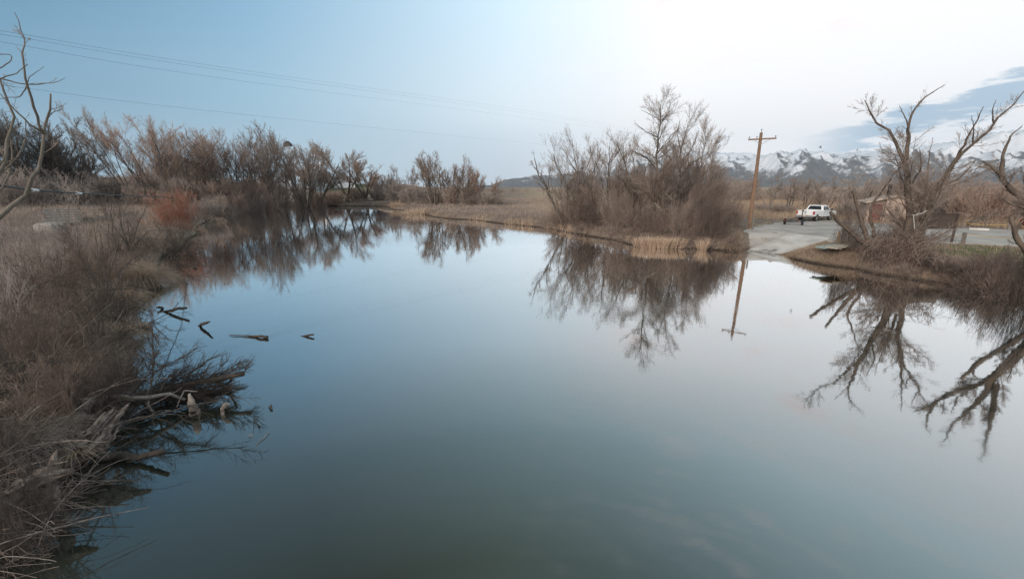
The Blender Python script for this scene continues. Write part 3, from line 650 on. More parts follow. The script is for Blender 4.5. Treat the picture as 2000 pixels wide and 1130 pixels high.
traced('bare_tree', 51, (1098, 444), [
  ([(1102, 446, 0), (1082, 400, 0), (1068, 366, -.3), (1050, 340, -.5), (1044, 310, -.5)], .15, .05), ([(1068, 366, 0), (1056, 340, .5), (1042, 326, .6)], .06, .02), ([(1070, 372, 0), (1072, 345, .5), (1076, 330, .5)], .06, .02)],
  'broken dark bare tree leaning out left over the reeds', 105, (7, 6, 6), (42, 42, 40), (.2, .5, .5), (5, 4, 3), (.05, .03, .02), .008, (.35, .2, .1), 'bark', 'twig', **C4)
traced('bare_tree', 55, (1375, 455), [
  ([(1375, 450, 0), (1372, 400, 0), (1368, 350, 0), (1372, 300, .5), (1380, 275, .5)], .10, .02), ([(1370, 380, 0), (1358, 340, 1), (1350, 300, 1.5)], .06, .02), ([(1372, 370, 0), (1388, 340, 1), (1392, 300, 1.5)], .06, .02)],
  'slim bare tree at the right rear of the middle grove', 106, (14, 12, 12), (32, 26, 28), (.4, .6, .38), (6, 4, 3), (.06, .04, .03), .006, (.1, .12, .04), 'bark', 'twig', **C4)
t = traced('toppled_tree', 43, (1330, 470), [([(1342, 466, -.6), (1322, 442, 0), (1300, 418, .5), (1278, 396, .8)], .13, .09), ([(1296, 414, .5), (1294, 390, 0), (1300, 378, -.4), (1316, 392, -1)], .05, .02)],
  'pale broken trunk leaning through the grove thicket', 107, (3, 3, 2), (50, 45, 40), (.3, .5, .5), (5, 4, 3), (.02, .02, .02), .007, (.5, .2, .1), 'bark_pale', 'twig', cat='fallen tree')
mid_shrub = [shrub_mesh(s, 3.4, 5, 92, (9, 8), m_, .0055, 44, .12, .01, .016) for s, m_ in ((24, 'thicket'), (25, 'brush'), (26, 'thicket_dark'))]
GT = 'thicket shrubs under the middle grove'
for a in [(1092, 53, 392, 60, 'grey shrub under the broken leaning tree', 0, .1), (1128, 50.5, 372, 70, 'brown shrub under the feathery tree', 2, 1.1), (1165, 48, 390, 80, 'dark shrub between the feathery and the gnarled tree', 1, 2.2),
          (1205, 45.5, 360, 80, 'dark tangled shrub under the gnarled tree', 0, 3.3), (1248, 42.6, 392, 90, 'dense dark shrub behind the golden reed bed', 1, 4.4), (1292, 42, 398, 80, 'brown shrub behind the pale broken trunk', 2, .6),
          (1335, 41.2, 385, 90, 'dark shrub right of the pale broken trunk', 0, 1.5), (1378, 40.9, 364, 100, 'tall dome-shaped shrub at the right end of the grove', 2, 2.6), (1412, 40.9, 388, 80, 'dark low shrub next to the bank of the boat ramp', 1, 3.6),
          (1432, 47, 378, 70, 'brown shrub left of the utility pole', 0, 5.0), (1392, 50, 335, 90, 'tall brown shrub behind the dome-shaped one', 2, .4), (1310, 50, 325, 90, 'tall brown shrub in the depth of the grove', 0, 4.0), (1225, 52, 322, 90, 'tall grey shrub behind the gnarled tree', 2, 5.2), (1150, 55, 330, 80, 'tall grey shrub behind the feathery tree', 0, 5.9)]:
    shr(*a[:4], a[4], a[5], a[6], GT, mid_shrub)
feather = [tree_mesh(s, 8, 6, 17, .05, (9, 9, 11), (26, 26, 30), (.5, .58, .38), .05, .06, .0055, 'bark', 'twig', .1) for s in (14, 15)]
for k, px, D, ty, lab, rz, wd in [(0, 1108, 55, 300, 'slim many-stemmed bare tree at the rear left of the middle grove', .3, 1.1), (1, 1172, 52, 292, 'many-stemmed bare tree behind the feathery one', 1.3, 1.1), (0, 1206, 54, 268, 'slender bare tree with reddish tips behind the gnarled one', 2.3, 1.0), (1, 1252, 50, 288, 'many-stemmed bare tree just left of the tallest one', 3.3, 1.1), (0, 1310, 52, 270, 'many-stemmed bare tree just right of the tallest one', 4.3, 1.1), (1, 1358, 50, 262, 'many-stemmed bare tree at the right shoulder of the grove', 5.3, 1.1), (0, 1386, 53, 306, 'low many-stemmed bare tree at the right end of the grove', 1.8, 1.2)]:
    put_tree(feather[k], px, D, ty, lab, rz, wd, 'bare_tree', G4)

# ------------------------------------------------------------------ the two big trees on the right bank
CR = dict(ratio=.16, tl=.8, angs_=(46, 32, 34), fr=(.26, .55, .45), segs=(7, 5, 3), trops=(.05, .03, .02), rmin=.0055, tmins=(.06, .1, .05), bark='bark_warm', twig='twig')
traced('old_willow', 37.3, (1760, 505), [
  ([(1768, 522, 0), (1771, 483, 0), (1777, 400, 0), (1774, 345, 0), (1758, 290, 0), (1733, 258, -.6), (1712, 230, -1.0), (1697, 209, -1.2), (1689, 196, -1.3)], .27, .02),
  ([(1768, 312, 0), (1774, 268, .4), (1777, 228, .7), (1796, 200, 1.0), (1817, 181, 1.2), (1846, 166, 1.5)], .13, .015),
  ([(1775, 262, .4), (1772, 238, .2), (1762, 218, 0), (1757, 206, -.2)], .05, .012),
  ([(1780, 522, .3), (1796, 466, .6), (1821, 387, 1.0), (1837, 350, 1.4), (1862, 316, 1.9), (1891, 291, 2.4), (1933, 246, 3.0), (1962, 225, 3.4), (1979, 197, 3.6), (2000, 178, 3.8)], .22, .025),
  ([(1828, 372, 1.2), (1858, 325, .9), (1880, 290, .6), (1896, 255, .3), (1912, 225, .1), (1921, 208, 0)], .12, .015),
  ([(1745, 520, -.3), (1700, 482, -.8), (1679, 470, -1), (1654, 449, -1.6), (1632, 429, -2.0), (1621, 414, -2.2)], .20, .09),
  ([(1710, 490, -.2), (1692, 462, 0), (1682, 430, .3), (1672, 395, .5), (1667, 374, .6)], .16, .07),
  ([(1725, 500, .3), (1706, 460, .8), (1698, 420, 1.2), (1704, 398, 1.5), (1725, 370, 1.9), (1750, 338, 2.4), (1763, 314, 2.6)], .14, .018),
  ([(1797, 430, .7), (1808, 380, 1.6), (1812, 330, 2.0), (1818, 285, 2.2), (1822, 268, 2.3)], .09, .012),
  ([(1835, 360, 1.4), (1870, 352, 2.2), (1892, 330, 2.8), (1905, 315, 3)], .07, .012),
  ([(1776, 380, 0), (1756, 335, -1), (1748, 300, -1.4)], .06, .012),
  ([(1900, 282, 2.5), (1902, 250, 2), (1898, 226, 1.8)], .05, .01), ([(1940, 240, 3.1), (1938, 215, 3), (1945, 195, 3)], .045, .01),
  ([(1778, 360, 0), (1800, 330, -.8), (1796, 290, -1.2)], .07, .012)],
  'big old bare willow with forked limbs, on the right bank by the boat ramp', 201, (15, 8, 7), jit=.02, lump=.08, **CR)
traced('old_willow', 30.5, (2065, 545), [
  ([(2065, 560, 0), (2050, 480, 0), (2030, 410, 0), (2000, 384, 0), (1975, 374, -.2), (1958, 350, -.5), (1937, 325, -.8), (1920, 315, -1.0)], .26, .04),
  ([(1958, 350, -.5), (1957, 325, -.2), (1960, 295, 0), (1975, 262, .3), (1996, 247, .5)], .10, .015),
  ([(2048, 470, 0), (2020, 412, -.8), (1992, 402, -1.2), (1968, 400, -1.4), (1958, 386, -1.5)], .10, .025),
  ([(2050, 555, 0), (2010, 500, -.5), (1990, 470, -.8), (1978, 440, -1.0), (1975, 422, -1.0)], .13, .07), ([(1984, 450, -.9), (1996, 432, -.6), (2010, 420, 0)], .06, .02),
  ([(2040, 430, 0), (2050, 350, .5), (2030, 290, .8), (2040, 220, 1)], .15, .02), ([(2015, 395, 0), (2000, 350, 1), (2012, 300, 1.5)], .09, .015), ([(2055, 420, 0), (2100, 330, -1), (2140, 240, -1.5)], .15, .02)],
  'dark gnarled willow limbs reaching in at the right picture edge', 202, (13, 8, 7), jit=.02, lump=.08, **CR)
# brush draping from the willow's foot to the water
right_shrub = [shrub_mesh(s, 2.2, 3.4, 130, (6, 5), m_, .006, 40, .14, .0, .014, dr) for s, m_, dr in ((27, 'brush', .05), (28, 'brush', .12), (29, 'brush_dark', .1))]
GR = 'bare shrubs along the right bank'
for a in [(1700, 37.2, 464, 60, 'grey twig mass at the foot of the left stubs of the old willow', 0, .2), (1735, 36.4, 466, 80, 'brown twig mass hanging in front of the old willow', 1, 1.1), (1768, 35.6, 452, 80, 'thick twig skirt draping to the water under the old willow', 1, 2.0),
          (1796, 35.8, 440, 52, 'tall twig mass right of the old willow trunk', 0, 3.1), (1826, 35.4, 482, 50, 'dark twigs hanging in front of the sign board', 1, 4.0), (1750, 39.2, 442, 70, 'tall grey twigs behind the left of the old willow trunk', 0, 4.9), (1786, 40, 402, 55, 'tall grey twigs behind the right of the old willow trunk', 0, 5.5),
          (1850, 34.6, 515, 70, 'low brown brush at the water right of the old willow', 2, .5), (1885, 34.0, 520, 70, 'low dark brush at the water below the short post', 2, 1.4), (1920, 33.4, 512, 80, 'low tangled brush further along the right bank', 1, 2.4), (1958, 32.6, 500, 90, 'brown brush at the water near the right picture edge', 0, 3.3),
          (2005, 31.8, 485, 100, 'brown brush on the bank cut by the right picture edge', 1, 4.2), (2060, 31.2, 470, 100, 'brush at the foot of the right edge willow', 2, 5.1), (1980, 35.2, 492, 80, 'brown brush set back from the water at the right edge', 0, 5.7), (1668, 38.0, 405, 50, 'thin bare twigs rising between the willow stubs', 0, 2.9)]:
    shr(*a[:4], a[4], a[5], a[6], GR, right_shrub)
# bare roots and twigs hanging down the bank under the willow
rng = np.random.default_rng(210); n = 330; pxs = rng.uniform(1690, 1860, n); py0 = rng.uniform(455, 515, n); d0 = rng.uniform(34.6, 36.8, n)
st = P(pxs, py0, D=d0).T; dr = np.stack([-ray(pxs, 500)[0] + rng.normal(0, .55, n), -ray(pxs, 500)[1] + rng.normal(0, .55, n), rng.uniform(-.2, .9, n)], 1)
Pn, Rn = grow(rng, st, dr, rng.uniform(.9, 2.6, n), np.full(n, .012), np.full(n, .005), 9, .22, np.full(n, -.22)); Pn[..., 2] = np.maximum(Pn[..., 2], .02)
b = MB(); b.tubes(Pn, Rn, 4)
tag(b.build('hanging_brush', M['brush']), 'curtain of hanging dead vines below the old willow', 'vines')

# ------------------------------------------------------------------ beyond the lot
park = [tree_mesh(s, 6, 3, 18, .02, (8, 8, 7), (32, 36, 38), (.48, .5, .5), .05, .09, .013, bk, tw, .3) for s, bk, tw in ((51, 'bark_pale', 'twig_grey'), (52, 'bark', 'twig'), (53, 'bark', 'twig_grey'))]
GP = 'bare trees in the field beyond the gravel lot'
for pr, px, D, ty, lab, rz, wd in [(park[0], 1502, 92, 342, 'small pale trunked tree right of the utility pole', .3, 1.3), (park[1], 1540, 84, 346, 'small bare tree left of the white pickup', 1.0, 1.2), (park[2], 1572, 96, 350, 'small dark bare tree directly behind the pickup bed', 2.0, 1.2),
    (park[1], 1612, 74, 345, 'bare tree rising behind the pickup cab', 2.7, 1.0), (park[0], 1645, 72, 340, 'pale bare tree between the pickup and the stone hut', 4.0, 1.1), (park[2], 1690, 78, 345, 'bare tree rising behind the left of the stone hut', 5.0, 1.2),
    (park[0], 1438, 84, 346, 'greyish bare tree behind the shrubs left of the pole', .9, 1.5), (park[1], 1400, 78, 340, 'brown bare tree behind the right end of the grove', 1.8, 1.5), (park[2], 1850, 84, 345, 'bare tree behind the sign board', 3.5, 1.5)]:
    put_tree(pr, px, D, ty, lab, rz, wd, 'bare_tree', GP)
for a in [(1912, 70, 354, 120, 'big round brown bush behind the yellow rope fence', 0, .5), (1965, 78, 362, 90, 'brown bush behind the fence near the right edge', 1, 1.4), (2030, 74, 356, 90, 'brown bush behind the fence at the right picture edge', 2, 3.4), (1845, 74, 380, 60, 'grey bush behind the sign board', 2, 2.4), (1525, 74, 398, 50, 'low grey bush in the tan field left of the pickup', 2, .8), (1487, 78, 398, 45, 'low grey bush just right of the utility pole', 2, 1.9), (1660, 73, 395, 50, 'low grey bush left of the stone hut', 2, 4.4)]:
    shr(*a[:4], a[4], a[5], a[6], 'bushes in the field beyond the gravel lot', far_shrub)
traced('fallen_branch', 62, (1895, 434), [([(1888, 438, 0), (1905, 430, 0), (1922, 424, .5), (1945, 416, 1), (1962, 410, 1.4)], .16, .03), ([(1920, 424, .5), (1922, 434, .2), (1926, 440, 0)], .06, .03)],
  'dark fallen branch lying before the big round bush', 220, (4, 4, 3), (40, 40, 40), (.4, .5, .5), (5, 4, 3), (.04, .03, .02), .012, (.2, .2, .1), 'bark', 'twig', cat='branch')

rng = np.random.default_rng(300)
def woods(name, spans, n, seed):
    rng = np.random.default_rng(seed); st, hh = [], []
    for a0, a1, d0, d1, h0, h1, k in spans:
        a = np.radians(rng.uniform(a0, a1, int(n * k))); D = rng.uniform(d0, d1, int(n * k)); st.append(np.stack([D * np.sin(a), D * np.cos(a)], 1)); hh.append(rng.uniform(h0, h1, int(n * k)) * (.8 + .45 * vnoise(a * 40, D * .02, 3)))
    xy = np.concatenate(st); H = np.concatenate(hh); z = ground(xy[:, 0], xy[:, 1]); N = len(H)
    ns = 5; p = np.repeat(np.column_stack([xy, z - .2]), ns, 0); d = np.column_stack([rng.normal(0, .33, (N * ns, 2)), np.ones(N * ns)])
    P0, R0 = grow(rng, p, d, np.repeat(H, ns) * rng.uniform(.6, .95, N * ns), np.repeat(H * .011, ns), np.repeat(H * .003, ns), 5, .1, np.full(N * ns, .05))
    lv = branch_levels(rng, P0, R0, (7, 6), (34, 38), (.48, .5), (3, 2), (.05, .04), .026, (.15, .1), (.12, .12))
    b = MB(); b.tubes(P0, R0, 4)
    for q in lv: b.tubes(q[0], q[1], 3)
    return tag(b.build(name, M['twig_far']), kind='stuff')
woods('distant_woods', [(22, 38, 125, 200, 4.4, 6.6, 1.2), (36, 62, 100, 170, 4.0, 6.2, 1.4), (-4, 22, 230, 420, 3.0, 5.4, 1.2), (-16, -3, 190, 260, 3, 5, .35), (-52, -30, 155, 175, 7, 10, .5)], 170, 301)

# ------------------------------------------------------------------ grass
def scatter(name, mat_, az_, r_, n, h_, w_k, seed, ok=None, lean=.35, droop=.15, dmin=.15, dmax=1e9, segs=3, wmin=.008, hz=.4, patch=.0):
    rng = np.random.default_rng(seed); a = np.radians(rng.uniform(az_[0], az_[1], n)); r = r_[0] * (r_[1] / r_[0]) ** rng.uniform(0, 1, n)
    x, y = r * np.sin(a), r * np.cos(a); d = sdf(x, y, WATER); keep = (d > dmin) & (d < dmax) & (sdf(x, y, LOT) > .35) & (sdf(x, y, RAMP) > .2)
    if patch: keep &= fbm(x / 2.2, y / 2.2, 3, seed) > patch
    x, y, r, d = x[keep], y[keep], r[keep], d[keep]
    if ok is not None: k2 = ok(x, y, d); x, y, r, d = x[k2], y[k2], r[k2], d[k2]
    z = ground(x, y, d); N = len(x); p = np.column_stack([x, y, z - .03])
    L = rng.uniform(h_[0], h_[1], N) * (1 + hz * fbm(x / 3.5, y / 3.5, 3, seed + 1))
    la = rng.uniform(0, 2 * PI, N); dd = np.column_stack([np.cos(la) * lean * rng.uniform(0, 1.6, N), np.sin(la) * lean * rng.uniform(0, 1.6, N), np.ones(N)])
    Pn, _ = grow(rng, p, dd, L, np.ones(N), np.ones(N), segs, .13, np.full(N, -droop))
    wd = np.maximum(wmin, r * w_k) * rng.uniform(.6, 1.3, N); b = MB(); b.ribbons(Pn, wd[:, None] * np.linspace(1, .25, segs + 1)[None, :], rng)
    return tag(b.build(name, M[mat_]), kind='stuff')
scatter('meadow_grass', 'grass_grey', (-66, -24), (16, 135), 95000, (.35, .8), .00055, 401)
scatter('meadow_grass', 'grass_tan', (-66, -24), (20, 135), 26000, (.4, .9), .00055, 402, patch=.08)
scatter('field_grass', 'grass_grey', (-14, 28), (44, 150), 60000, (.3, .7), .00055, 403)
scatter('field_grass', 'grass_tan', (20, 66), (62, 170), 60000, (.4, 1.0), .0006, 404)
scatter('bank_grass', 'grass_tan', (22, 64), (30, 48), 45000, (.10, .28), .0004, 405, lean=.6)
scatter('bank_grass', 'grass_tan', (28, 41.5), (34, 46), 38000, (.35, .7), .0004, 406, lambda x, y, d: d < 2.6, lean=.9, droop=.42, dmin=.05)
scatter('bank_grass', 'grass_dark', (-66, -18), (7, 30), 30000, (.2, .6), .0006, 407, lean=.9, droop=.35, dmin=.05, wmin=.006)
scatter('bank_grass', 'grass_tan', (-66, -18), (7, 34), 42000, (.35, .9), .0007, 411, lean=.9, droop=.36, dmin=.05, wmin=.008, patch=.12)
scatter('bank_grass', 'grass_tan', (-62, -20), (18, 110), 30000, (.4, .9), .0005, 408, lambda x, y, d: d < 2.5, lean=.7, droop=.42, dmin=.0)
scatter('bank_grass', 'grass_tan', (-20, 30), (38, 130), 30000, (.25, .6), .0005, 409, lambda x, y, d: d < 3.0, lean=.6, droop=.3, dmin=.05)
scatter('bank_grass', 'grass_grey', (1, 31), (36, 62), 42000, (.12, .45), .0005, 412, lambda x, y, d: d < 4.0, lean=.9, droop=.38, dmin=.0)
scatter('bank_grass', 'grass_grey', (38, 66), (28, 42), 46000, (.10, .42), .0004, 413, lambda x, y, d: d < 3.6, lean=.9, droop=.38, dmin=.0)
scatter('bank_grass', 'grass_grey', (-40, -20), (70, 135), 40000, (.3, .8), .0006, 414, lambda x, y, d: d < 9, lean=.7, droop=.3, dmin=.0)
def shore_brush(az_, r_, n, seed, m_, L_):
    rng = np.random.default_rng(seed); a = np.radians(rng.uniform(az_[0], az_[1], n)); q = r_[0] * (r_[1] / r_[0]) ** rng.uniform(0, 1, n); x, y = q * np.sin(a), q * np.cos(a); d = sdf(x, y, WATER); k = (d > -.15) & (d < 1.5) & (sdf(x, y, RAMP) > .4) & (fbm(x / 1.8, y / 1.8, 3, seed) > -.12); x, y, q = x[k], y[k], q[k]; n = len(x)
    Pn, Rn = grow(rng, np.column_stack([x, y, ground(x, y)]), np.column_stack([rng.normal(-x / q * .5, .8), rng.normal(-y / q * .5, .8), rng.uniform(.2, 1.3, n)]), rng.uniform(L_[0], L_[1], n), np.maximum(.007, q * .00022), np.maximum(.004, q * .00012), 7, .17, np.full(n, -.15)); Pn[..., 2] = np.maximum(Pn[..., 2], .012)
    lv = branch_levels(rng, Pn, Rn, (3,), (40,), (.5,), (4,), (-.05,), .005, (.1,), (.13,)); b = MB(); b.tubes(Pn, Rn, 4); b.tubes(lv[0][0], lv[0][1], 3); tag(b.build('shore_brush', M[m_], smooth=True), kind='stuff')
LATER = lambda: (shore_brush((42.5, 66), (28, 42), 11000, 421, 'brush', (.3, 1.0)), shore_brush((0, 31), (36, 66), 22000, 422, 'thicket_dark', (.4, 1.2)), shore_brush((-62, -19), (8, 120), 30000, 423, 'brush', (.5, 1.5)), shore_brush((-24, 2), (70, 135), 12000, 424, 'brush', (.6, 1.6)))
scatter('shore_reeds', 'grass_gold', (-6.5, 8.5), (44, 100), 40000, (.3, .7), .0006, 410, lambda x, y, d: (d < .8) & (fbm(x / 2.5, y / 2.5, 3, 12) > .0), lean=.25, droop=.06, dmin=-.35)

def tuft(name, x, y, z, n, h_, rad, label, mat_, seed, lean=.5, droop=.25, w_=.012, group=None, cat='grass clump', ell=1.0, rz=0.0, taper=0.0):
    rng = np.random.default_rng(seed); a = rng.uniform(0, 2 * PI, n); q = np.sqrt(rng.uniform(0, 1, n)) * rad; u, v_ = np.cos(a) * q * ell, np.sin(a) * q
    c, s_ = math.cos(rz), math.sin(rz); p = np.column_stack([u * c - v_ * s_, u * s_ + v_ * c, np.full(n, -.05)])
    d = np.column_stack([p[:, :2] / max(rad, .01) * lean + rng.normal(0, lean * .35, (n, 2)), np.ones(n)])
    L = rng.uniform(h_[0], h_[1], n) * (1 - taper * (q / rad))
    Pn, _ = grow(rng, p, d, L, np.ones(n), np.ones(n), 6, .09, np.full(n, -droop)); b = MB()
    zf = -z + .015; Pn[..., 2] = np.maximum(Pn[..., 2], zf)
    b.ribbons(Pn, (w_ * rng.uniform(.6, 1.4, n))[:, None] * np.linspace(1, .3, 7)[None, :], rng)
    return tag(b.build(name, M[mat_], loc=(x, y, z)), label, cat, group)
q = P(1288, 484, z=.0); tuft('reed_bed', q[0], q[1], .0, 1500, (.7, 1.15), .55, 'golden reed bed standing in the water before the middle grove', 'grass_gold', 501, .12, .02, .03, None, 'reeds', 4.0, -R(10))
q = P(1372, 487, z=.05); tuft('reed_clump', q[0], q[1], .05, 160, (.7, 1.3), .4, 'small golden reed clump right of the reed bed', 'grass_gold', 502, .3, .12, .03, 'reed clumps by the middle grove', 'reeds')
q = P(1228, 473, z=.05); tuft('reed_clump', q[0], q[1], .05, 70, (.5, .8), .2, 'tiny tan reed clump left of the reed bed', 'grass_gold', 503, .2, .1, .03, 'reed clumps by the middle grove', 'reeds')
q = P(1418, 484, z=.2); tuft('grass_clump', q[0], q[1], .2, 260, (.6, 1.1), .6, 'reddish tan grass clump at the water left of the boat ramp', 'grass_tan', 504, .6, .3, .03)
q = P(1145, 452, z=.4); tuft('grass_clump', q[0], q[1], .3, 260, (.5, .9), .9, 'tan grass clump below the feathery tree', 'grass_gold', 505, .6, .3, .03)
q = P(822, 416, z=.3); tuft('grass_clump', q[0], q[1], .1, 500, (.9, 1.7), 2.2, 'pale golden grass clump on the tip of the middle point', 'grass_gold', 506, .4, .2, .06, None, 'grass clump', 1.6)
q = P(775, 404, z=.5); tuft('grass_clump', q[0], q[1], .3, 400, (1.2, 2.2), 1.6, 'rounded straw clump at the left end of the middle point', 'grass_gold', 507, .5, .2, .06)
for px, py, n_, rad, lab, sd in [(398, 428, 500, 1.6, 'straw mound on the point of the bank bend', 531), (425, 417, 500, 1.8, 'straw mound by the water below the wide reddish shrub', 532), (462, 411, 500, 2.0, 'straw mound by the water below the tallest left crown', 533), (505, 407, 500, 2.2, 'low straw mound by the water left of the elevator', 534)]:
    q = P(px, py, z=.35); tuft('grass_mound', q[0], q[1], .3, n_, (.8, 1.5), rad, lab, 'grass_tan' if sd % 2 else 'grass_grey', sd, .7, .36, .05, 'straw mounds along the bank bend', 'grass clump', 1.6)
q = P(440, 404, z=.8); tuft('grass_clump', q[0], q[1], .5, 700, (.9, 1.8), 2.6, 'grey-tan straw mound on the bank bend right of the red willow', 'grass_tan', 508, .6, .35, .05, None, 'grass clump', 1.7)
GTu = 'drooping grass tussocks along the left bank'
for px, py, zb, n, h_, rad, lab, mt_, sd in [
   (268, 545, .35, 2600, (1.0, 1.9), .95, 'large golden tussock drooping over the left bank', 'grass_tan', 511), (235, 580, .3, 900, (.7, 1.2), .6, 'tan tussock below the large golden one', 'grass_tan', 512),
   (212, 652, .3, 900, (.6, 1.1), .55, 'tan tussock beside the pale bank log', 'grass_tan', 513), (165, 705, .5, 900, (.5, 1.0), .5, 'straw tussock above the fallen tree', 'grass_tan', 514),
   (125, 735, .6, 700, (.5, .8), .4, 'straw tussock among the brush above the fallen tree', 'grass_gold', 515), (30, 870, .7, 1500, (.6, 1.1), .5, 'pale tussock at the left edge above the splintered logs', 'grass_grey', 516),
   (150, 880, .55, 130, (.3, .5), .10, 'small dry tuft growing on the splintered log', 'grass_gold', 517), (20, 800, .8, 500, (.5, .9), .4, 'tan tussock at the left edge below the pale stems', 'grass_tan', 518), (340, 440, .5, 900, (.8, 1.4), 1.2, 'tan tussock below the red willow bush', 'grass_tan', 519), (376, 452, .2, 500, (.7, 1.2), 1.0, 'tan tussock at the water right of the red willow', 'grass_tan', 520), (300, 455, .6, 900, (.7, 1.3), 1.2, 'grey-tan tussock left of the red willow foot', 'grass_grey', 521)]:
    q = P(px, py, z=zb); D = math.hypot(q[0], q[1]); tuft('grass_tussock', q[0], q[1], zb, n, h_, rad, lab, mt_, sd, .75, .38, max(.008, D * .0005), GTu, 'tussock')

LATER()
# ------------------------------------------------------------------ brush of the left bank
near_shrub = [shrub_mesh(s, 1.6, 2.6, nn, kk, m_, .0040, 52, .17, .0, .013, dr) for s, m_, dr, nn, kk in ((61, 'near_brush', .03, 70, (6, 5)), (62, 'brush_dark', .05, 80, (6, 5)), (63, 'drift_dark', .09, 60, (7, 4)), (64, 'twig_grey', .02, 55, (6, 4)))]
GN = 'leafless brush along the left bank'
for px, py, ty, wpx, lab, k, rz in [
   (40, 985, 815, 190, 'dark brush at the left edge below the pale tussock', 1, .1), (105, 800, 690, 210, 'reddish brush just above the splintered logs', 0, .9), (5, 770, 610, 220, 'tangled brush at the left edge under the pale stems', 2, 1.7),
   (175, 775, 655, 170, 'dark brush where the fallen tree leaves the bank', 1, 2.5), (80, 700, 560, 220, 'dense red-brown brush in the middle of the left bank', 0, 3.3), (-20, 660, 500, 200, 'grey brush at the left edge below the fallen dark stick', 3, 4.1),
   (165, 660, 520, 170, 'brown brush above the pale bank log', 2, 4.9), (115, 600, 470, 180, 'red-brown brush halfway up the left bank', 0, 5.7), (20, 575, 450, 180, 'grey-brown brush left of the pale rock', 3, .4), (228, 600, 500, 110, 'brown twigs hanging behind the pale bank log', 2, 1.3),
   (190, 545, 440, 140, 'thick brown brush at the foot of the upright dark bush', 0, 2.2), (150, 520, 432, 130, 'brown brush right of the stone steps', 3, 3.0), (310, 482, 428, 130, 'grey drooping twig mound over the water below the red willow', 2, 3.9), (255, 500, 432, 100, 'dark brush behind the large golden tussock', 1, 4.7), (-30, 900, 720, 200, 'shadowy brush cut by the left edge', 1, 5.3), (352, 470, 440, 70, 'dark twig mound at the water by the bank bend', 1, 2.0), (210, 720, 640, 100, 'dark drooping brush at the water above the fallen tree', 1, 3.1), (70, 480, 418, 140, 'grey brush around the pale rock', 3, 1.0)]:
    q = P(px, py, z=.9); D = math.hypot(q[0], q[1]); z = max(.1, gz(q[0], q[1])); h = max(.7, height_to(px, ty, D) - z); dy = float(ray(px, py)[1])
    put_shrub(near_shrub[k], q[0], q[1], h, wpx / 780 * D * dy, lab, rz, 'brush', GN, 'brush', z)
TALL = dict(counts=(6, 6, 5), angs_=(32, 36, 38), fr=(.45, .5, .5), segs=(6, 4, 3), trops=(.06, .04, .03), rmin=.004, tmins=(.2, .15, .1), group='tall bare bushes on the left bank', cat='bush')
traced('bare_bush', 22.5, (205, 570), [([(200, 600, 0), (212, 540, 0), (228, 490, 0), (238, 440, .2), (232, 395, .3)], .035, .008), ([(195, 600, 0), (192, 540, -.4), (190, 480, -.6), (180, 430, -.8)], .03, .006), ([(210, 600, 0), (235, 540, .4), (258, 500, .8), (285, 465, 1.1)], .03, .006),
   ([(190, 600, 0), (170, 540, .3), (150, 480, .6), (150, 440, .7)], .03, .006), ([(205, 590, 0), (216, 520, -.5), (210, 460, -.8), (216, 405, -1)], .03, .006), ([(200, 590, 0), (205, 520, .6), (195, 470, .9), (196, 440, 1)], .03, .006), ([(230, 490, 0), (218, 450, -.4), (224, 420, -.5), (222, 388, -.6)], .02, .005)],
   'upright dark bare bush above the large golden tussock', 601, bark='brush_dark', twig='brush_dark', **TALL)
traced('bare_bush', 31, (255, 470), [([(250, 480, 0), (236, 440, 0), (233, 405, 0), (222, 388, .3)], .05, .012), ([(258, 475, 0), (268, 440, .3), (284, 410, .6), (288, 398, .7)], .04, .01), ([(250, 478, 0), (222, 445, -.5), (214, 410, -.8), (222, 380, -.9), (224, 340, -1)], .035, .006), ([(255, 475, 0), (248, 430, .5), (255, 405, .8)], .03, .008), ([(262, 478, 0), (290, 450, -.3), (320, 448, -.6)], .035, .008)],
   'gnarled stump with upturned dark branches left of the red willow', 602, bark='drift_dark', twig='brush_dark', **TALL)
traced('bare_bush', 27, (140, 470), [([(152, 500, 0), (148, 440, 0), (146, 405, 0), (158, 380, .2)], .02, .006), ([(150, 500, 0), (136, 440, -.3), (130, 390, -.4), (120, 345, -.5)], .02, .005), ([(150, 500, 0), (165, 450, .3), (150, 390, .4), (160, 350, .5)], .02, .005)],
   'thin bare sapling beside the stone steps', 603, bark='brush', twig='twig_grey', **TALL)
# dead sticks strewn through the brush
rng = np.random.default_rng(609); n = 900; a = np.radians(rng.uniform(-64, -18, n)); q = 7.5 * (34 / 7.5) ** rng.uniform(0, 1, n); x, y = q * np.sin(a), q * np.cos(a); d_ = sdf(x, y, WATER); k = (d_ > -.2) & (d_ < 6); x, y = x[k], y[k]; n = len(x)
dr = np.column_stack([rng.normal(0, 1, n), rng.normal(0, 1, n), rng.normal(.12, .3, n)]); Pn, Rn = grow(rng, np.column_stack([x, y, ground(x, y) + rng.uniform(.05, .6, n)]), dr, rng.uniform(.7, 2.6, n), rng.uniform(.008, .028, n), np.full(n, .004), 8, .10, np.full(n, -.05))
b = MB(); b.tubes(Pn, Rn, 5); tag(b.build('debris', M['drift']), kind='stuff')
n = 240; a = np.radians(rng.uniform(-64, -20, n)); q = 7.5 * (34 / 7.5) ** rng.uniform(0, 1, n); x, y = q * np.sin(a), q * np.cos(a); d_ = sdf(x, y, WATER); k = (d_ > 0) & (d_ < 5); x, y = x[k], y[k]; n = len(x)
dr = np.column_stack([rng.normal(.5, 1, n), rng.normal(-.3, 1, n), rng.normal(.25, .35, n)]); P0, R0 = grow(rng, np.column_stack([x, y, ground(x, y) + rng.uniform(.1, .5, n)]), dr, rng.uniform(1.2, 3.4, n), rng.uniform(.02, .045, n), np.full(n, .008), 10, .09, np.full(n, -.02))
b = MB(); b.tubes(P0, R0, 6)
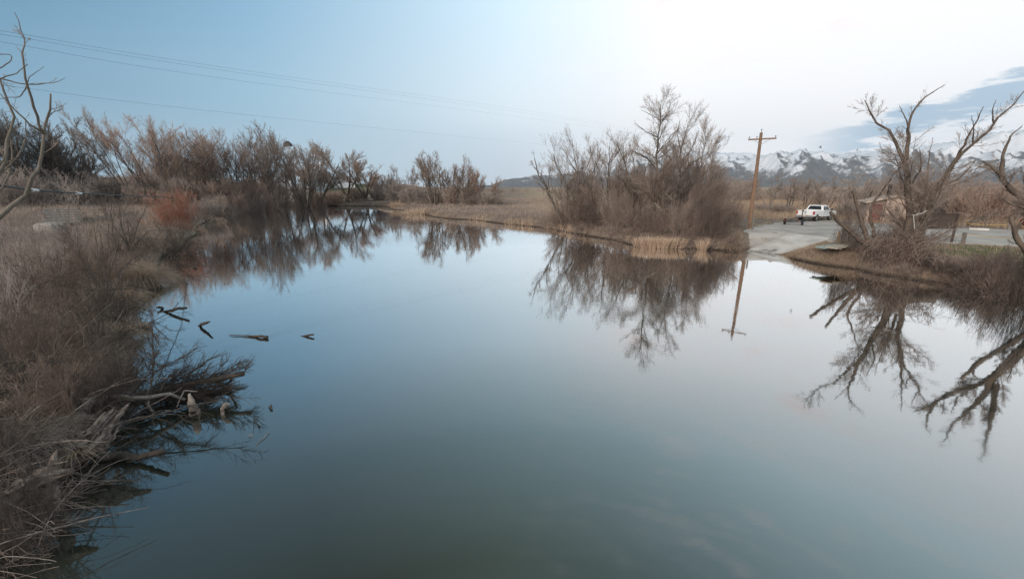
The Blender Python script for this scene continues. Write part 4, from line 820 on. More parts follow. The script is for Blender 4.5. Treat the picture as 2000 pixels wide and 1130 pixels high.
for q in branch_levels(rng, P0, R0, (9, 5), (42, 38), (.34, .5), (6, 4), (.0, .0), .004, (.15, .1), (.1, .1)): b.tubes(q[0], q[1], 4)
tag(b.build('debris', M['drift_dark'], smooth=True), kind='stuff')
# pale arching stems
rng = np.random.default_rng(610)
for k, (px, py, wpx, n, lab) in enumerate([(40, 640, 120, 26, 'pale arching dead stems at the left edge, halfway down'), (120, 800, 150, 26, 'pale bent stems above the splintered logs'), (30, 1000, 90, 12, 'pale wiry stems in the dark bottom left corner'), (190, 700, 110, 16, 'pale stems slanting over the brush by the fallen tree')]):
    q = P(px, py, z=.8); n_ = n; D = math.hypot(q[0], q[1]); s_ = wpx / 780 * D * .7
    p = np.column_stack([rng.normal(0, s_ * .35, n_), rng.normal(0, s_ * .35, n_), np.full(n_, -.2)]); a = rng.uniform(0, 2 * PI, n_)
    Pn, Rn = grow(rng, p, np.column_stack([np.cos(a) * .7, np.sin(a) * .7, np.full(n_, .9)]), rng.uniform(.7, 1.7, n_), np.full(n_, .006), np.full(n_, .003), 10, .12, np.full(n_, -.11))
    b = MB(); b.tubes(Pn, Rn, 4); tag(b.build('dead_weed', M['stem_pale'], loc=(q[0], q[1], max(.5, gz(q[0], q[1])))), lab, 'weeds', 'pale dead weeds on the left bank')

# bare branches reaching in at the left edge
LB = [([(-140, 560, 0), (-60, 470, 0), (0, 418, 0), (40, 386, 0), (64, 346, .1), (80, 279, .1), (86, 259, .1), (96, 215, .1), (99, 183, .1)], .040, .010),
      ([(85, 262, .1), (64, 203, 0), (52, 159, -.1), (44, 119, -.1), (42, 96, -.1), (50, 92, -.1), (48, 76, 0), (28, 24, .1)], .018, .003),
      ([(-60, 470, 0), (-20, 380, .4), (15, 300, .6), (24, 240, .7), (18, 190, .7), (0, 155, .8)], .03, .01), ([(-60, 120, .5), (0, 154, .3), (50, 166, .2), (90, 163, .1), (124, 154, 0)], .014, .003),
      ([(-60, 200, -.3), (0, 152, -.3), (30, 146, -.3), (54, 126, -.3)], .012, .004), ([(-40, 160, .3), (0, 134, .2), (26, 116, .2), (24, 106, .2), (0, 105, .2)], .010, .004), ([(84, 258, .1), (60, 245, 0), (30, 215, 0), (0, 183, 0)], .014, .004),
      ([(52, 166, 0), (58, 150, 0), (70, 142, 0), (86, 130, 0)], .006, .002), ([(-30, 340, .5), (10, 335, .6), (40, 300, .7), (52, 262, .8), (48, 230, .8)], .014, .004), ([(-20, 400, .4), (20, 340, .6), (25, 300, .7), (10, 230, .8)], .014, .005), ([(-30, 360, -.5), (8, 310, -.5), (0, 280, -.5), (-20, 250, -.5)], .012, .005), ([(52, 167, 0), (40, 190, .1), (20, 190, .2), (-10, 195, .3)], .008, .003)]
t = traced('overhanging_tree', 9.0, (-140, 620), LB, 'bare curling branches reaching in at the upper left edge', 620, (3, 3, 2), (40, 40, 38), (.16, .4, .5), (5, 4, 3), (.02, .02, .02), .0022, (.3, .2, .1), 'bark_pale', 'twig_grey', jit=.02, lump=.04)

# ------------------------------------------------------------------ driftwood
def log(name, pts, rs, label, m_, seed, group=None, cat='log', K=11, lump=.07, ends=True, parts=()):
    """pts: (px, py, z) along the log"""
    rng = np.random.default_rng(seed); q = np.array([P(a, c, z=z) for a, c, z in pts]); o3 = q.mean(0)
    sl = np.concatenate([[0], np.cumsum(np.linalg.norm(np.diff(q, axis=0), axis=1))]); Mm = 18; u = np.linspace(0, sl[-1], Mm)
    w3 = np.stack([np.interp(u, sl, q[:, k]) for k in range(3)], 1); r = np.interp(u, sl, rs)
    w3[1:-1] += rng.normal(size=(Mm - 2, 3)) * r[1:-1, None] * .18
    b = MB(); b.tubes((w3 - o3)[None], r[None], K, cap=True, lump=lump, rng=rng)
    return tag(b.build(name, M[m_], smooth=True, loc=o3), label, cat, group), o3
log('bank_log', [(180, 610, .45), (205, 617, .36), (245, 625, .24), (290, 635, .12)], [.19, .2, .18, .12], 'smooth pale log sliding off the left bank into the water', 'drift_pale', 701)
GF = 'dead logs and sticks poking out of the water'
log('floating_log', [(311, 609, -.05), (335, 606, .12), (350, 602, .25), (364, 601, .3)], [.03, .06, .06, .05], 'dark forked log poking out of the water at an angle', 'drift_dark', 702, GF)
log('floating_log', [(305, 600, .12), (312, 600, .1), (318, 601, .02)], [.03, .055, .04], 'small dark snag just left of the angled log', 'drift_dark', 703, GF)
log('floating_log', [(387, 637, -.04), (397, 632, .16), (409, 628, .34)], [.04, .06, .03], 'short dark stick pointing up out of the water', 'drift_dark', 704, GF)
log('floating_log', [(448, 654, .03), (475, 655, .03), (500, 656, .05), (522, 658, .06)], [.015, .02, .045, .06], 'long flat dark log floating level on the water', 'drift_dark', 705, GF)
log('floating_log', [(588, 656, .0), (601, 655, .04), (612, 653, .09)], [.015, .04, .035], 'small dark snag right of the long floating log', 'drift_dark', 706, GF)
log('floating_log', [(374, 522, -.02), (382, 521, .10)], [.05, .06], 'tiny dark snag near the red reflection', 'drift_dark', 707, GF)
log('floating_log', [(738, 408, .05), (752, 411, .15), (768, 413, .05)], [.08, .12, .1], 'pale stick floating before the straw clump of the middle point', 'drift_pale', 708, GF)
log('floating_log', [(525, 795, .0), (529, 792, .08), (531, 797, .02)], [.01, .025, .015], 'tiny dark twig tip out in open water', 'drift_dark', 709, GF, 'twig')
log('floating_stick', [(500, 868, .01), (515, 855, .02), (525, 842, .03)], [.006, .008, .006], 'thin pale stick lying on the water', 'drift_pale', 710, None, 'stick', 5)
log('floating_stick', [(483, 852, .01), (488, 848, .05), (495, 851, .01)], [.006, .008, .006], 'small curled pale twig on the water', 'drift_pale', 711, None, 'twig', 5)
log('dead_limb', [(190, 897, .15), (225, 888, .12), (268, 893, .10), (318, 880, .28)], [.05, .07, .06, .05], 'dark dead limb low over the water below the splintered log', 'drift_dark', 712, None, 'branch')
log('dead_limb', [(40, 800, .6), (130, 790, .6), (215, 772, .62), (270, 778, .55), (330, 768, .42), (362, 780, .22)], [.07, .07, .06, .055, .045, .03], 'pale forked dead limb lying in front of the fallen tree', 'drift_pale', 713, None, 'branch')
log('dead_limb', [(120, 862, .35), (150, 820, .6), (190, 772, .85)], [.11, .11, .10], 'grey slanting log half hidden in the shade above the splintered log', 'drift', 714)
GSn = 'pale splintered snags standing in the water'
log('snag', [(383, 812, -.1), (376, 790, .3), (370, 768, .55)], [.10, .09, .03], 'pale splintered snag standing before the fallen tree', 'drift_pale', 715, GSn, 'snag', lump=.14)
log('snag', [(436, 812, -.05), (434, 800, .12), (440, 788, .25), (448, 790, .22)], [.035, .04, .05, .02], 'small curled pale snag right of the splintered one', 'drift_pale', 716, GSn, 'snag')
log('snag', [(345, 795, .1), (352, 778, .3), (360, 762, .45), (385, 764, .4)], [.018, .02, .02, .015], 'thin pale bent stick left of the splintered snag', 'drift_pale', 717, GSn, 'stick', 6)
log('snag', [(299, 805, .0), (289, 793, .22), (291, 775, .4)], [.03, .03, .02], 'pale forked stick below the dead limb', 'drift_pale', 718, GSn, 'stick', 6)
log('snag', [(104, 1020, -.2), (102, 985, .25), (98, 950, .6)], [.075, .085, .10], 'dark rotten post under the lower splintered log', 'drift', 719, None, 'post')
def splinter(name, base, shards, label, seed):
    rng = np.random.default_rng(seed); o3 = P(*base[:2], z=base[2]); b = MB()
    for pts, rs in shards:
        q = np.array([P(a, c, z=z) for a, c, z in pts]); sl = np.concatenate([[0], np.cumsum(np.linalg.norm(np.diff(q, axis=0), axis=1))]); u = np.linspace(0, sl[-1], 16)
        w3 = np.stack([np.interp(u, sl, q[:, k]) for k in range(3)], 1); r = np.interp(u, sl, rs); w3[1:-1] += rng.normal(size=(14, 3)) * r[1:-1, None] * .12
        b.tubes((w3 - o3)[None], r[None], 13, cap=True, lump=.22, rng=rng, flat=.7)
        for k in range(7):                                     # torn slivers along the grain
            i0 = rng.integers(3, 10); off = rng.normal(size=3) * r[i0] * .75; b.tubes((w3[i0:i0 + 6] + off - o3)[None], np.linspace(.03, .006, 6)[None] * rng.uniform(.6, 1.6), 5)
    return tag(b.build(name, M['drift'], loc=o3), label, 'log', 'torn logs jutting over the water at lower left')
splinter('splintered_log', (150, 890, .3), [([(95, 905, .25), (130, 878, .45), (150, 858, .65), (165, 842, .85)], [.14, .18, .13, .02]), ([(120, 900, .3), (160, 868, .6), (190, 832, .85), (222, 797, 1.05)], [.16, .17, .10, .015]), ([(140, 905, .25), (190, 865, .55), (220, 828, .8), (250, 790, 1.05)], [.17, .16, .09, .03])],
   'broken log torn into three upright splintered prongs', 731)
splinter('splintered_log', (60, 950, .6), [([(-90, 1040, .5), (-10, 985, .6), (50, 950, .7), (100, 930, .78), (142, 920, .8)], [.2, .17, .15, .12, .05]), ([(60, 955, .66), (95, 915, .85), (112, 878, 1.05)], [.08, .06, .02])],
   'long torn log slanting in at the bottom left edge', 732)
# fallen tree, lying out over the water
rng = np.random.default_rng(740)
traced_pts = [([(120, 815, .5), (200, 790, .45), (280, 768, .40), (350, 752, .42), (420, 740, .50), (476, 728, .60)], .10, .06), ([(250, 790, .2), (330, 775, .12), (400, 765, .06), (452, 757, .05)], .08, .05),
   ([(300, 770, .35), (292, 745, .7), (300, 715, 1.0), (296, 680, 1.35), (299, 625, 1.95)], .025, .006), ([(360, 765, .1), (445, 750, .15), (453, 738, .45)], .03, .025), ([(258, 770, .4), (290, 730, .9), (340, 705, 1.2), (385, 680, 1.45)], .025, .005),
   ([(235, 775, .4), (260, 735, .8), (285, 712, 1.0)], .02, .006), ([(312, 768, .4), (322, 745, .65), (316, 730, .8)], .025, .012), ([(345, 755, .42), (360, 740, .6), (358, 725, .72)], .022, .010), ([(160, 800, .45), (215, 765, .7), (258, 745, .8), (280, 700, 1.2)], .025, .008), ([(390, 750, .45), (402, 725, .8), (412, 706, 1.0)], .014, .005)]
o3 = P(120, 815, z=.5); ft = empty('toppled_tree', o3, 'dark twiggy fallen tree stretched out over the water', 'fallen tree'); Ps, Rs = [], []
for pts, r0, r1 in traced_pts:
    q = np.array([P(a, c, z=z) for a, c, z in pts]); sl = np.concatenate([[0], np.cumsum(np.linalg.norm(np.diff(q, axis=0), axis=1))]); u = np.linspace(0, sl[-1], 15)
    Ps.append(np.stack([np.interp(u, sl, q[:, k]) for k in range(3)], 1) - o3 + rng.normal(size=(15, 3)) * .012); Rs.append(np.linspace(r0, r1, 15))
P0, R0 = np.stack(Ps), np.stack(Rs); tb = MB(); tb.tubes(P0, R0, 8, cap=True, lump=.12, rng=rng); tb.build('trunk', M['drift_dark'], ft, True)
lv = branch_levels(rng, P0, R0, (24, 6, 4), (24, 26, 30), (.34, .55, .5), (7, 4, 3), (.012, .008, .0), .0022, (.1, .15, .1), (.10, .12, .12)); cb = MB()
for q in lv:
    Pq = q[0].copy(); zz = Pq[..., 2] + o3[2]; Pq[..., 2] = np.where(zz < .01, .01 - o3[2], Pq[..., 2]); cb.tubes(Pq, np.minimum(q[1], .0075), 3)
cb.build('twigs', M['drift_dark'], ft, True)

# ------------------------------------------------------------------ things on the left meadow
q = P(100, 452, z=1.55); b = MB(); rng = np.random.default_rng(750); n = 16
prof = [(math.cos(k * 2 * PI / n) * rng.uniform(.85, 1.1), math.sin(k * 2 * PI / n) * rng.uniform(.6, .8)) for k in range(n)]
v = [(a * 1.25, c * 1.25, -.4) for a, c in prof] + [(a * 1.2, c * 1.2, .32) for a, c in prof] + [(a * .9, c * .9, .48) for a, c in prof]
f = [[k, (k + 1) % n, n + (k + 1) % n, n + k] for k in range(n)] + [[n + k, n + (k + 1) % n, 2 * n + (k + 1) % n, 2 * n + k] for k in range(n)] + [list(range(2 * n, 3 * n))]
b.add(v, f); tag(b.build('rock', M['rock'], loc=(q[0], q[1], gz(q[0], q[1]) + .4)), 'flat pale rock in the grass below the stone steps', 'rock')
st_ = P(126, 440, z=1.6); stp = empty('stone_steps', (st_[0], st_[1], gz(st_[0], st_[1])), 'stack of flat grey stone steps climbing the left bank', 'steps', None, R(48)); rng = np.random.default_rng(751)
for k in range(6):
    b = MB(); b.box((rng.uniform(-.15, .15), k * 1.5, .38 + k * .2), (2.7 * rng.uniform(.85, 1.1), 1.6, .2 + .34 * 0), rng.uniform(-.06, .06)); b.box((rng.uniform(-.2, .2), k * 1.5 + .3, -.1 + k * .08), (2.3, 1.2, .7 + .2 * k))
    b.build('step', M['step_stone'], stp)
q0 = P(22, 404, z=2.0); b = MB(); b.box((0, 0, .28), (5.2, .7, .14)); b.box((-2, 0, .05), (.2, .6, .4)); b.box((2, 0, .05), (.2, .6, .4))
tag(b.build('plank_bench', M['plank_green'], loc=(q0[0] + 2, q0[1], gz(q0[0] + 2, q0[1]) + .05)), 'long pale green plank on low blocks in the left meadow', 'plank'); bpy.data.objects['plank_bench'].rotation_euler = (0, 0, R(38))
# the cable across the meadow with its white tags
cb0 = empty('cable', P(62, 372, D=20), 'dark cable with white tags strung across the left meadow', 'cable'); o3 = np.array(cb0.location)
cp = np.array([P(a, c, D=d_) for a, c, d_ in [(-120, 348, 16), (0, 362, 18), (62, 371, 20), (150, 377, 24), (230, 381.5, 29), (300, 384, 38), (345, 386.5, 66)]])
b = MB(); b.tubes((cp - o3)[None], np.full((1, len(cp)), .028), 8, cap=True); b.build('line', M['cable'], cb0, True)
for a, c, d_ in ((64, 371, 20), (149, 377, 24)):
    b = MB(); q = P(a, c, D=d_) - o3; q2 = P(a + 9, c + .8, D=d_ + .35) - o3; b.cyl(q, q2, .05, .05, 10); b.build('tag', M['white_tag'], cb0)

# ------------------------------------------------------------------ buildings on the far left rise
def house(name, px0, px1, pyb, pye, pyr, D, label, wallm, roofm, depth=10, rz=0.0, wins=0):
    pc = (px0 + px1) / 2; x, y = base_xy(pc, D, 350); a = math.atan2(x, y); g0 = gz(x, y); q1 = P(px0, 350, D=D); q2 = P(px1, 350, D=D); Wd = float(np.linalg.norm(q1[:2] - q2[:2]))
    he = height_to(pc, pye, D) - g0; hr = height_to(pc, pyr, D) - g0; t = empty(name, (x, y, g0), label, 'building', None, -a + rz)
    b = MB(); b.prism([(-Wd / 2, -1), (Wd / 2, -1), (Wd / 2, he), (0, hr), (-Wd / 2, he)], -depth / 2, depth / 2); b.build('wall', M[wallm], t)
    b = MB(); s_ = math.hypot(Wd / 2, hr - he); an = math.atan2(hr - he, Wd / 2)
    for sg in (-1, 1): b.box((sg * (Wd / 4 + .15), 0, (he + hr) / 2 + .14), (s_ + .7, depth + .9, .2), 0, 0, sg * an)
    b.build('roof', M[roofm], t)
    for k in range(wins):
        b = MB(); b.box(((k + .5) / wins * Wd - Wd / 2, -depth / 2 - .03, he * .5), (1.2, .08, 1.4)); b.build('window', M['glass'], t)
    return t
house('farm_building', 318, 398, 350, 333, 316, 178, 'broad brown roofed farm building on the rise behind the cottonwoods', 'wall_brown', 'roof_grey', 14, .25, 3)
house('barn', 592, 640, 366, 342, 322, 318, 'grey gabled metal barn between the elevator and the white silo', 'barn', 'roof_grey', 14, .5, 0)
house('shed', 617, 629, 364, 340, 335, 305, 'narrow blue-grey metal shed in front of the barn', 'barn_blue', 'roof_grey', 5, .2, 0)
house('storehouse', 652, 692, 357, 349, 346, 318, 'long low white storehouse on the grassy rise right of the silo', 'silo', 'silo', 8, 0, 2)
house('workshop', 540, 566, 366, 346, 338, 312, 'pale metal workshop left of the grain elevator', 'silo', 'roof_grey', 8, .1, 1)
def silo(px, top, wpx, D, label):
    x, y = base_xy(px, D, 350); g0 = gz(x, y); H = height_to(px, top, D) - g0; r = wpx / 2 / 780 * D * float(ray(px, 350)[1]); t = empty('silo', (x, y, g0), label, 'silo', 'white grain silos on the left rise')
    b = MB(); b.cyl((0, 0, -1), (0, 0, H - r * .5), r, r, 28); b.build('wall', M['silo'], t, False); b = MB(); b.cyl((0, 0, H - r * .5), (0, 0, H), r * 1.04, .25, 28); b.build('roof', M['silo'], t)
    b = MB()
    for s_ in (-1, 1): b.box((s_ * .25, -r - .12, H * .45), (.06, .06, H * .9))
    for k in range(int(H / .8)): b.box((0, -r - .12, k * .8 + .4), (.5, .05, .05))
    b.build('ladder', M['steel'], t)
silo(631, 315, 10, 312, 'tall white silo glimpsed between bare trees on the far rise'); silo(586, 330, 7, 312, 'short white silo beside the elevator tower')
x, y = base_xy(571, 312, 350); g0 = gz(x, y); H = height_to(571, 276, 312) - g0; t = empty('grain_elevator', (x, y, g0), 'lattice grain elevator tower with a dark domed head', 'tower'); b = MB(); wd = 1.4
for sx_, sy in ((-1, -1), (1, -1), (1, 1), (-1, 1)): b.cyl((sx_ * wd, sy * wd, -.5), (sx_ * wd * .8, sy * wd * .8, H - 3), .14, .12, 6)
for k in range(8):
    z0, z1 = (H - 3) * k / 8, (H - 3) * (k + 1) / 8
    for s_ in (-1, 1): b.cyl((-wd, s_ * wd, z0), (wd, s_ * wd, z1), .08, .08, 5); b.cyl((s_ * wd, -wd, z0), (s_ * wd, wd, z1), .08, .08, 5)
b.build('frame', M['steel'], t); b = MB(); b.box((0, 0, H - 2.3), (4.2, 3.6, 1.6)); b.cyl((0, 0, H - 1.5), (0, 0, H), 2.3, .9, 14); b.build('head', M['dark_metal'], t)
b = MB(); b.box((.3, 0, (H - 3) * .25), (2.4, 2.2, (H - 3) * .5)); b.build('bin', M['barn_blue'], t); b = MB(); b.cyl((.6, -.8, H - 3), (5.5, -1.5, (H - 3) * .45), .3, .3, 8); b.cyl((-.5, 0, 0), (-.5, 0, H - 2), .35, .35, 8); b.build('spout', M['silo'], t)
# power lines
GW = 'power lines crossing the left sky'
for k, (pts, lab) in enumerate([([(-200, 34, 55), (0, 60, 66), (500, 141, 105), (1046, 219, 210), (1300, 262, 420), (1480, 300, 800)], 'highest of the power lines crossing the left sky'), ([(-200, 40, 55), (0, 67, 66), (500, 147, 105), (1046, 224, 210), (1300, 265, 420), (1480, 301, 800)], 'power line just beneath the highest one'),
                             ([(-200, 56, 55), (0, 82, 66), (500, 162, 105), (1046, 233, 210), (1300, 270, 420), (1480, 303, 800)], 'third power line, a wider gap below the upper two'), ([(-200, 142, 55), (0, 166, 66), (500, 226, 105), (1046, 281, 210), (1300, 307, 420), (1480, 323, 800)], 'lowest power line, well below the other three')]):
    q = np.array([P(a, c, D=d_) for a, c, d_ in pts]); s_ = np.linspace(0, len(pts) - 1, 60); i0 = np.minimum(s_.astype(int), len(pts) - 2)
    # Catmull-Rom through the points
    qq = np.vstack([2 * q[0] - q[1], q, 2 * q[-1] - q[-2]]); u = (s_ - i0)[:, None]; p0, p1, p2, p3 = qq[i0], qq[i0 + 1], qq[i0 + 2], qq[i0 + 3]
    c3 = .5 * (2 * p1 + (p2 - p0) * u + (2 * p0 - 5 * p1 + 4 * p2 - p3) * u ** 2 + (3 * p1 - p0 - 3 * p2 + p3) * u ** 3)
    b = MB(); b.tubes(c3[None], np.full((1, 60), .013), 5); tag(b.build('power_line', M['wire']), lab, 'power line', GW)

# ------------------------------------------------------------------ the utility pole, fence posts, ropes
q0 = P(1463, 446, z=1.3); D0 = math.hypot(q0[0], q0[1]); q1 = P(1487, 259, D=D0); g0 = gz(q0[0], q0[1]); t = empty('utility_pole', (q0[0], q0[1], g0), 'tall reddish wooden utility pole with one crossarm by the boat ramp', 'utility pole')
top = q1 - np.array([q0[0], q0[1], g0]); b = MB(); b.tubes(np.stack([np.array([0, 0, -.6]), top * .5, top])[None], np.array([[.19, .165, .13]]), 14, cap=True); b.build('shaft', M['pole_wood'], t, False)
ax = np.array([math.cos(-R(30)), math.sin(-R(30)), 0]); ca_ = top * .935; b = MB(); b.box(ca_ + np.array([.05, -.17, 0]), (2.35, .11, .13), -R(30)); b.build('crossarm', M['pole_wood'], t)
b = MB()
for s_ in (-1, 1): b.cyl(ca_ + ax * s_ * .7 + np.array([.05, -.2, -.04]), top * .88 + np.array([0, -.17, 0]), .02, .02, 6)
b.build('brace', M['steel'], t)
for s_ in (-1.08, -.45, 1.08):
    b = MB(); c_ = ca_ + ax * s_ + np.array([.05, -.17, .06]); b.cyl(c_, c_ + np.array([0, 0, .10]), .02, .02, 8); b.cyl(c_ + np.array([0, 0, .10]), c_ + np.array([0, 0, .2]), .055, .04, 10); b.build('insulator', M['dark_metal'], t)
b = MB(); b.cyl(top, top + np.array([0, 0, .22]), .025, .02, 8); b.cyl(top + np.array([0, 0, .2]), top + np.array([0, 0, .32]), .05, .04, 10); b.build('insulator', M['dark_metal'], t)
def post(pb, pt, label, m_='post_wood', r=.09, square=False, group=None, zg=None, z=LOT_Z):
    q = P(*pb, z=z); D = math.hypot(q[0], q[1]); tp = P(*pt, D=D) - q; g_ = gz(q[0], q[1]); b = MB()
    b.tubes(np.array([[[0, 0, -.4 ], tp * .97 + np.array([0, 0, q[2] - g_]), tp + np.array([0, 0, q[2] - g_])]]), np.array([[r, r, r * .8]]), 4 if square else 10, cap=True)
    tag(b.build('post', M[m_], loc=(q[0], q[1], g_)), label, 'post', group); return np.array([q[0] + tp[0], q[1] + tp[1], q[2] + tp[2]])
GPo = 'wooden posts around the gravel lot'
pA = post((1469, 449), (1473, 423), 'dark leaning post just right of the utility pole', 'post_wood', .09, True, GPo)
pA0 = post((1459, 447), (1460, 432), 'short stub post hugging the utility pole foot', 'post_wood', .10, False, GPo)
pB = post((1503, 438), (1503, 431), 'low grey post where the left rope ends', 'post_wood', .09, False, GPo)
pC = post((1436, 441), (1437, 432), 'pale post left of the utility pole holding the rope', 'post_wood', .12, False, GPo)
pD = post((1636, 477), (1640, 452), 'tan wooden post beside the boat ramp near the pale planks', 'post_tan', .095, False, GPo, z=1.1)
pE = post((1881, 475), (1885, 454), 'thick short post in front of the lot right of the sign board', 'post_wood', .16, True, GPo)
pF = post((1881, 446), (1882, 434), 'small far post with the rear rope behind the sign board', 'post_wood', .10, False, GPo)
pG = post((1971, 449), (1972, 437), 'small far post with the rear rope near the right edge', 'post_wood', .12, False, GPo)
pH = post((2078, 496), (2084, 470), 'post outside the right edge', 'post_wood', .14, True, GPo); bpy.data.objects.remove([o for o in C.objects if o.get('label') == 'post outside the right edge'][0])
def rope(pts, sag, label, m_='rope', r=.02, name='rope', group='yellow ropes around the gravel lot'):
    out = []
    for a, c in zip(pts[:-1], pts[1:]):
        for k in range(9): u = k / 9; v = a * (1 - u) + c * u; v[2] -= sag * 4 * u * (1 - u); out.append(v)
    out.append(pts[-1]); q = np.array(out); b = MB(); b.tubes((q - q[0])[None], np.full((1, len(q)), r), 6, cap=True); tag(b.build(name, M[m_], loc=q[0]), label, 'rope', group)
dz = np.array([0, 0, -.08])
rope([pC + dz, pA0 + dz, pB + dz], .3, 'sagging yellow rope between the posts at the utility pole')
rope([P(1808, 463, D=46), P(1858, 460, D=45.6), pE + dz, P(2010, 464, D=44)], .12, 'front yellow rope running right from the sign board to the edge')
rope([P(1866, 434, D=63), pF + dz, pG + dz, P(2030, 442, D=62)], .1, 'rear yellow rope behind the gravel lot')
rope([P(1555 + 140, 428, D=60), P(1722, 434, D=59)], .08, 'short yellow rope in front of the stone hut')
rope([P(1781, 419.5, D=35), P(1795, 418, D=35.2), P(1810, 411.5, D=35.6)], .03, 'pale rope tied between limbs of the old willow', 'moss_rope', .03, group=None)
rope([P(1784, 419, D=35), P(1785, 430, D=35), P(1786, 446, D=35)], .0, 'pale loose rope end hanging from the old willow', 'moss_rope', .025, group=None)
# sign board on two posts
qL = P(1797, 473, z=LOT_Z); qR = P(1855, 473, z=LOT_Z); DR = math.hypot(qR[0], qR[1]); t = empty('sign_board', qR, 'dark brown sign board seen from behind, on two posts', 'sign'); dv = qL - qR; L_b = float(np.linalg.norm(dv[:2])); an = math.atan2(dv[1], dv[0])
zt = height_to(1867, 418, DR) - LOT_Z; zb = height_to(1862, 447, DR) - LOT_Z
b = MB(); m3 = dv / 2; b.box((m3[0], m3[1], (zt + zb) / 2), (L_b + .1, .08, zt - zb), an); b.build('panel', M['sign_brown'], t)
nv = np.array([-math.sin(an), math.cos(an), 0]); nv = nv if nv[1] > 0 else -nv
for e in (0, 1): b = MB(); c_ = dv * e - nv * .1; b.box((c_[0], c_[1], zt / 2 - .2), (.12, .11, zt + .44), an); b.build('post', M['sign_brown'], t)
b = MB(); b.box((m3[0], m3[1], zt + .035), (L_b + .3, .18, .06), an); b.build('cap_rail', M['sign_brown'], t)
# parking kerb, stones
b = MB(); a1 = P(1892, 446.5, z=LOT_Z + .1); a2 = P(1931, 448, z=LOT_Z + .1); m3 = (a1 + a2) / 2; b.prism([(-.16, -.1), (.16, -.1), (.12, .1), (-.12, .1)], -float(np.linalg.norm(a2 - a1)) / 2, float(np.linalg.norm(a2 - a1)) / 2)
o = b.build('parking_kerb', M['concrete'], loc=m3); o.rotation_euler = (0, 0, math.atan2(a2[1] - a1[1], a2[0] - a1[0]) - PI / 2); tag(o, 'white concrete parking stop at the rear of the lot', 'parking stop')
rng = np.random.default_rng(760)
for k, (px, py) in enumerate([(1513, 456), (1507, 454), (1502, 466), (1495, 458), (1520, 452), (1488, 470), (1480, 476)]):
    q = P(px, py, z=1.25); g_ = gz(q[0], q[1]); b = MB(); n = 8; r_ = .11 + .09 * rng.uniform()
    v = [(0, 0, r_ * .75)] + [(math.cos(i * PI / 4) * r_ * rng.uniform(.7, 1.2), math.sin(i * PI / 4) * r_ * rng.uniform(.7, 1.1), r_ * .4) for i in range(8)] + [(math.cos(i * PI / 4) * r_ * 1.2, math.sin(i * PI / 4) * r_ * 1.1, -.08) for i in range(8)]
    b.add(v, [[0, 1 + i, 1 + (i + 1) % 8] for i in range(8)] + [[1 + i, 9 + i, 9 + (i + 1) % 8, 1 + (i + 1) % 8] for i in range(8)])
    tag(b.build('stone', M['rock'], loc=(q[0], q[1], g_ + .02)), 'pale stone lying on the dirt slope left of the boat ramp', 'stone', 'stones on the dirt slope by the ramp')
# two planks / old gangway on the bank
def plank(a, c, wdt, z, label, m_, thick=.1):
    p = P(*a, z=z); q = P(*c, z=z + .12); m3 = (p + q) / 2; L = float(np.linalg.norm(q - p)); b = MB(); n = 3
    for k in range(n): b.box((0, (k - 1) * wdt / n, 0), (L, wdt / n - .02, thick))
    for s_ in (-.38, .38): b.box((s_ * L, 0, -thick / 2 - .035), (.1, wdt * .96, .07))
    o = b.build('gangway', M[m_], loc=m3); o.rotation_euler = (0, -math.atan2(q[2] - p[2], L), math.atan2(q[1] - p[1], q[0] - p[0])); tag(o, label, 'planks', 'old gangway planks on the right bank')
plank((1603, 483.5), (1650, 477), .8, 1.15, 'pale green gangway plank lying on the right bank', 'plank_green'); plank((1624, 484), (1682, 474), .75, 1.25, 'cream gangway plank lying against the old willow', 'plank_pale')

# ------------------------------------------------------------------ stone hut (vault toilet)
hc = P(1729, 434, z=LOT_Z); HA = math.atan2(hc[0], hc[1]); t = empty('stone_hut', (hc[0], hc[1], LOT_Z), 'small tan stone hut with a low gable roof and black vent pipe', 'hut', None, -HA + R(14)); Wd, Dp, he, hr = 4.6, 4.0, 2.35, 3.0
b = MB(); b.prism([(-Wd / 2 + 1.5, -.2), (Wd / 2, -.2), (Wd / 2, he), (0, hr), (-Wd / 2 + 1.5, hr - (hr - he) * (Wd / 2 - 1.5) / (Wd / 2))], -Dp / 2, Dp / 2)
b.prism([(-Wd / 2, -.2), (-Wd / 2 + 1.5, -.2), (-Wd / 2 + 1.5, hr - (hr - he) * (Wd / 2 - 1.5) / (Wd / 2)), (-Wd / 2, he)], -Dp / 2 + .45, Dp / 2); b.box((-Wd / 2 + .1, -Dp / 2 + .1, he / 2), (.18, .18, he)); b.build('wall', M['stone_tan'], t)
b = MB(); s_ = math.hypot(Wd / 2, hr - he); an = math.atan2(hr - he, Wd / 2)
for sg in (-1, 1): b.box((sg * (Wd / 4 + .14), 0, (he + hr) / 2 + .06), (s_ + .55, Dp + .9, .13), 0, 0, sg * an)
b.build('roof', M['roof_tan'], t); b = MB(); b.box((-Wd / 2 + .8, -Dp / 2 + .42, 1.08), (1.2, .06, 2.14)); d_ = b.build('door', M['door_maroon'], t); b = MB(); b.box((-Wd / 2 + 1.25, -Dp / 2 + .36, 1.0), (.05, .06, .16)); b.build('handle', M['steel'], d_)
b = MB(); b.box((.35, -Dp / 2 - .03, 1.75), (.5, .08, .62)); vt = b.build('vent', M['roof_tan'], t); b = MB()
for k in range(5): b.box((.35, -Dp / 2 - .085, 1.53 + k * .11), (.4, .03, .04))
b.build('louver', M['dark_metal'], vt); b = MB(); b.cyl((-.15, .5, hr - .2), (-.15, .5, hr + 1.35), .19, .19, 14); b.cyl((-.15, .5, hr + 1.35), (-.15, .5, hr + 1.45), .25, .25, 14); b.build('vent_pipe', M['black'], t)

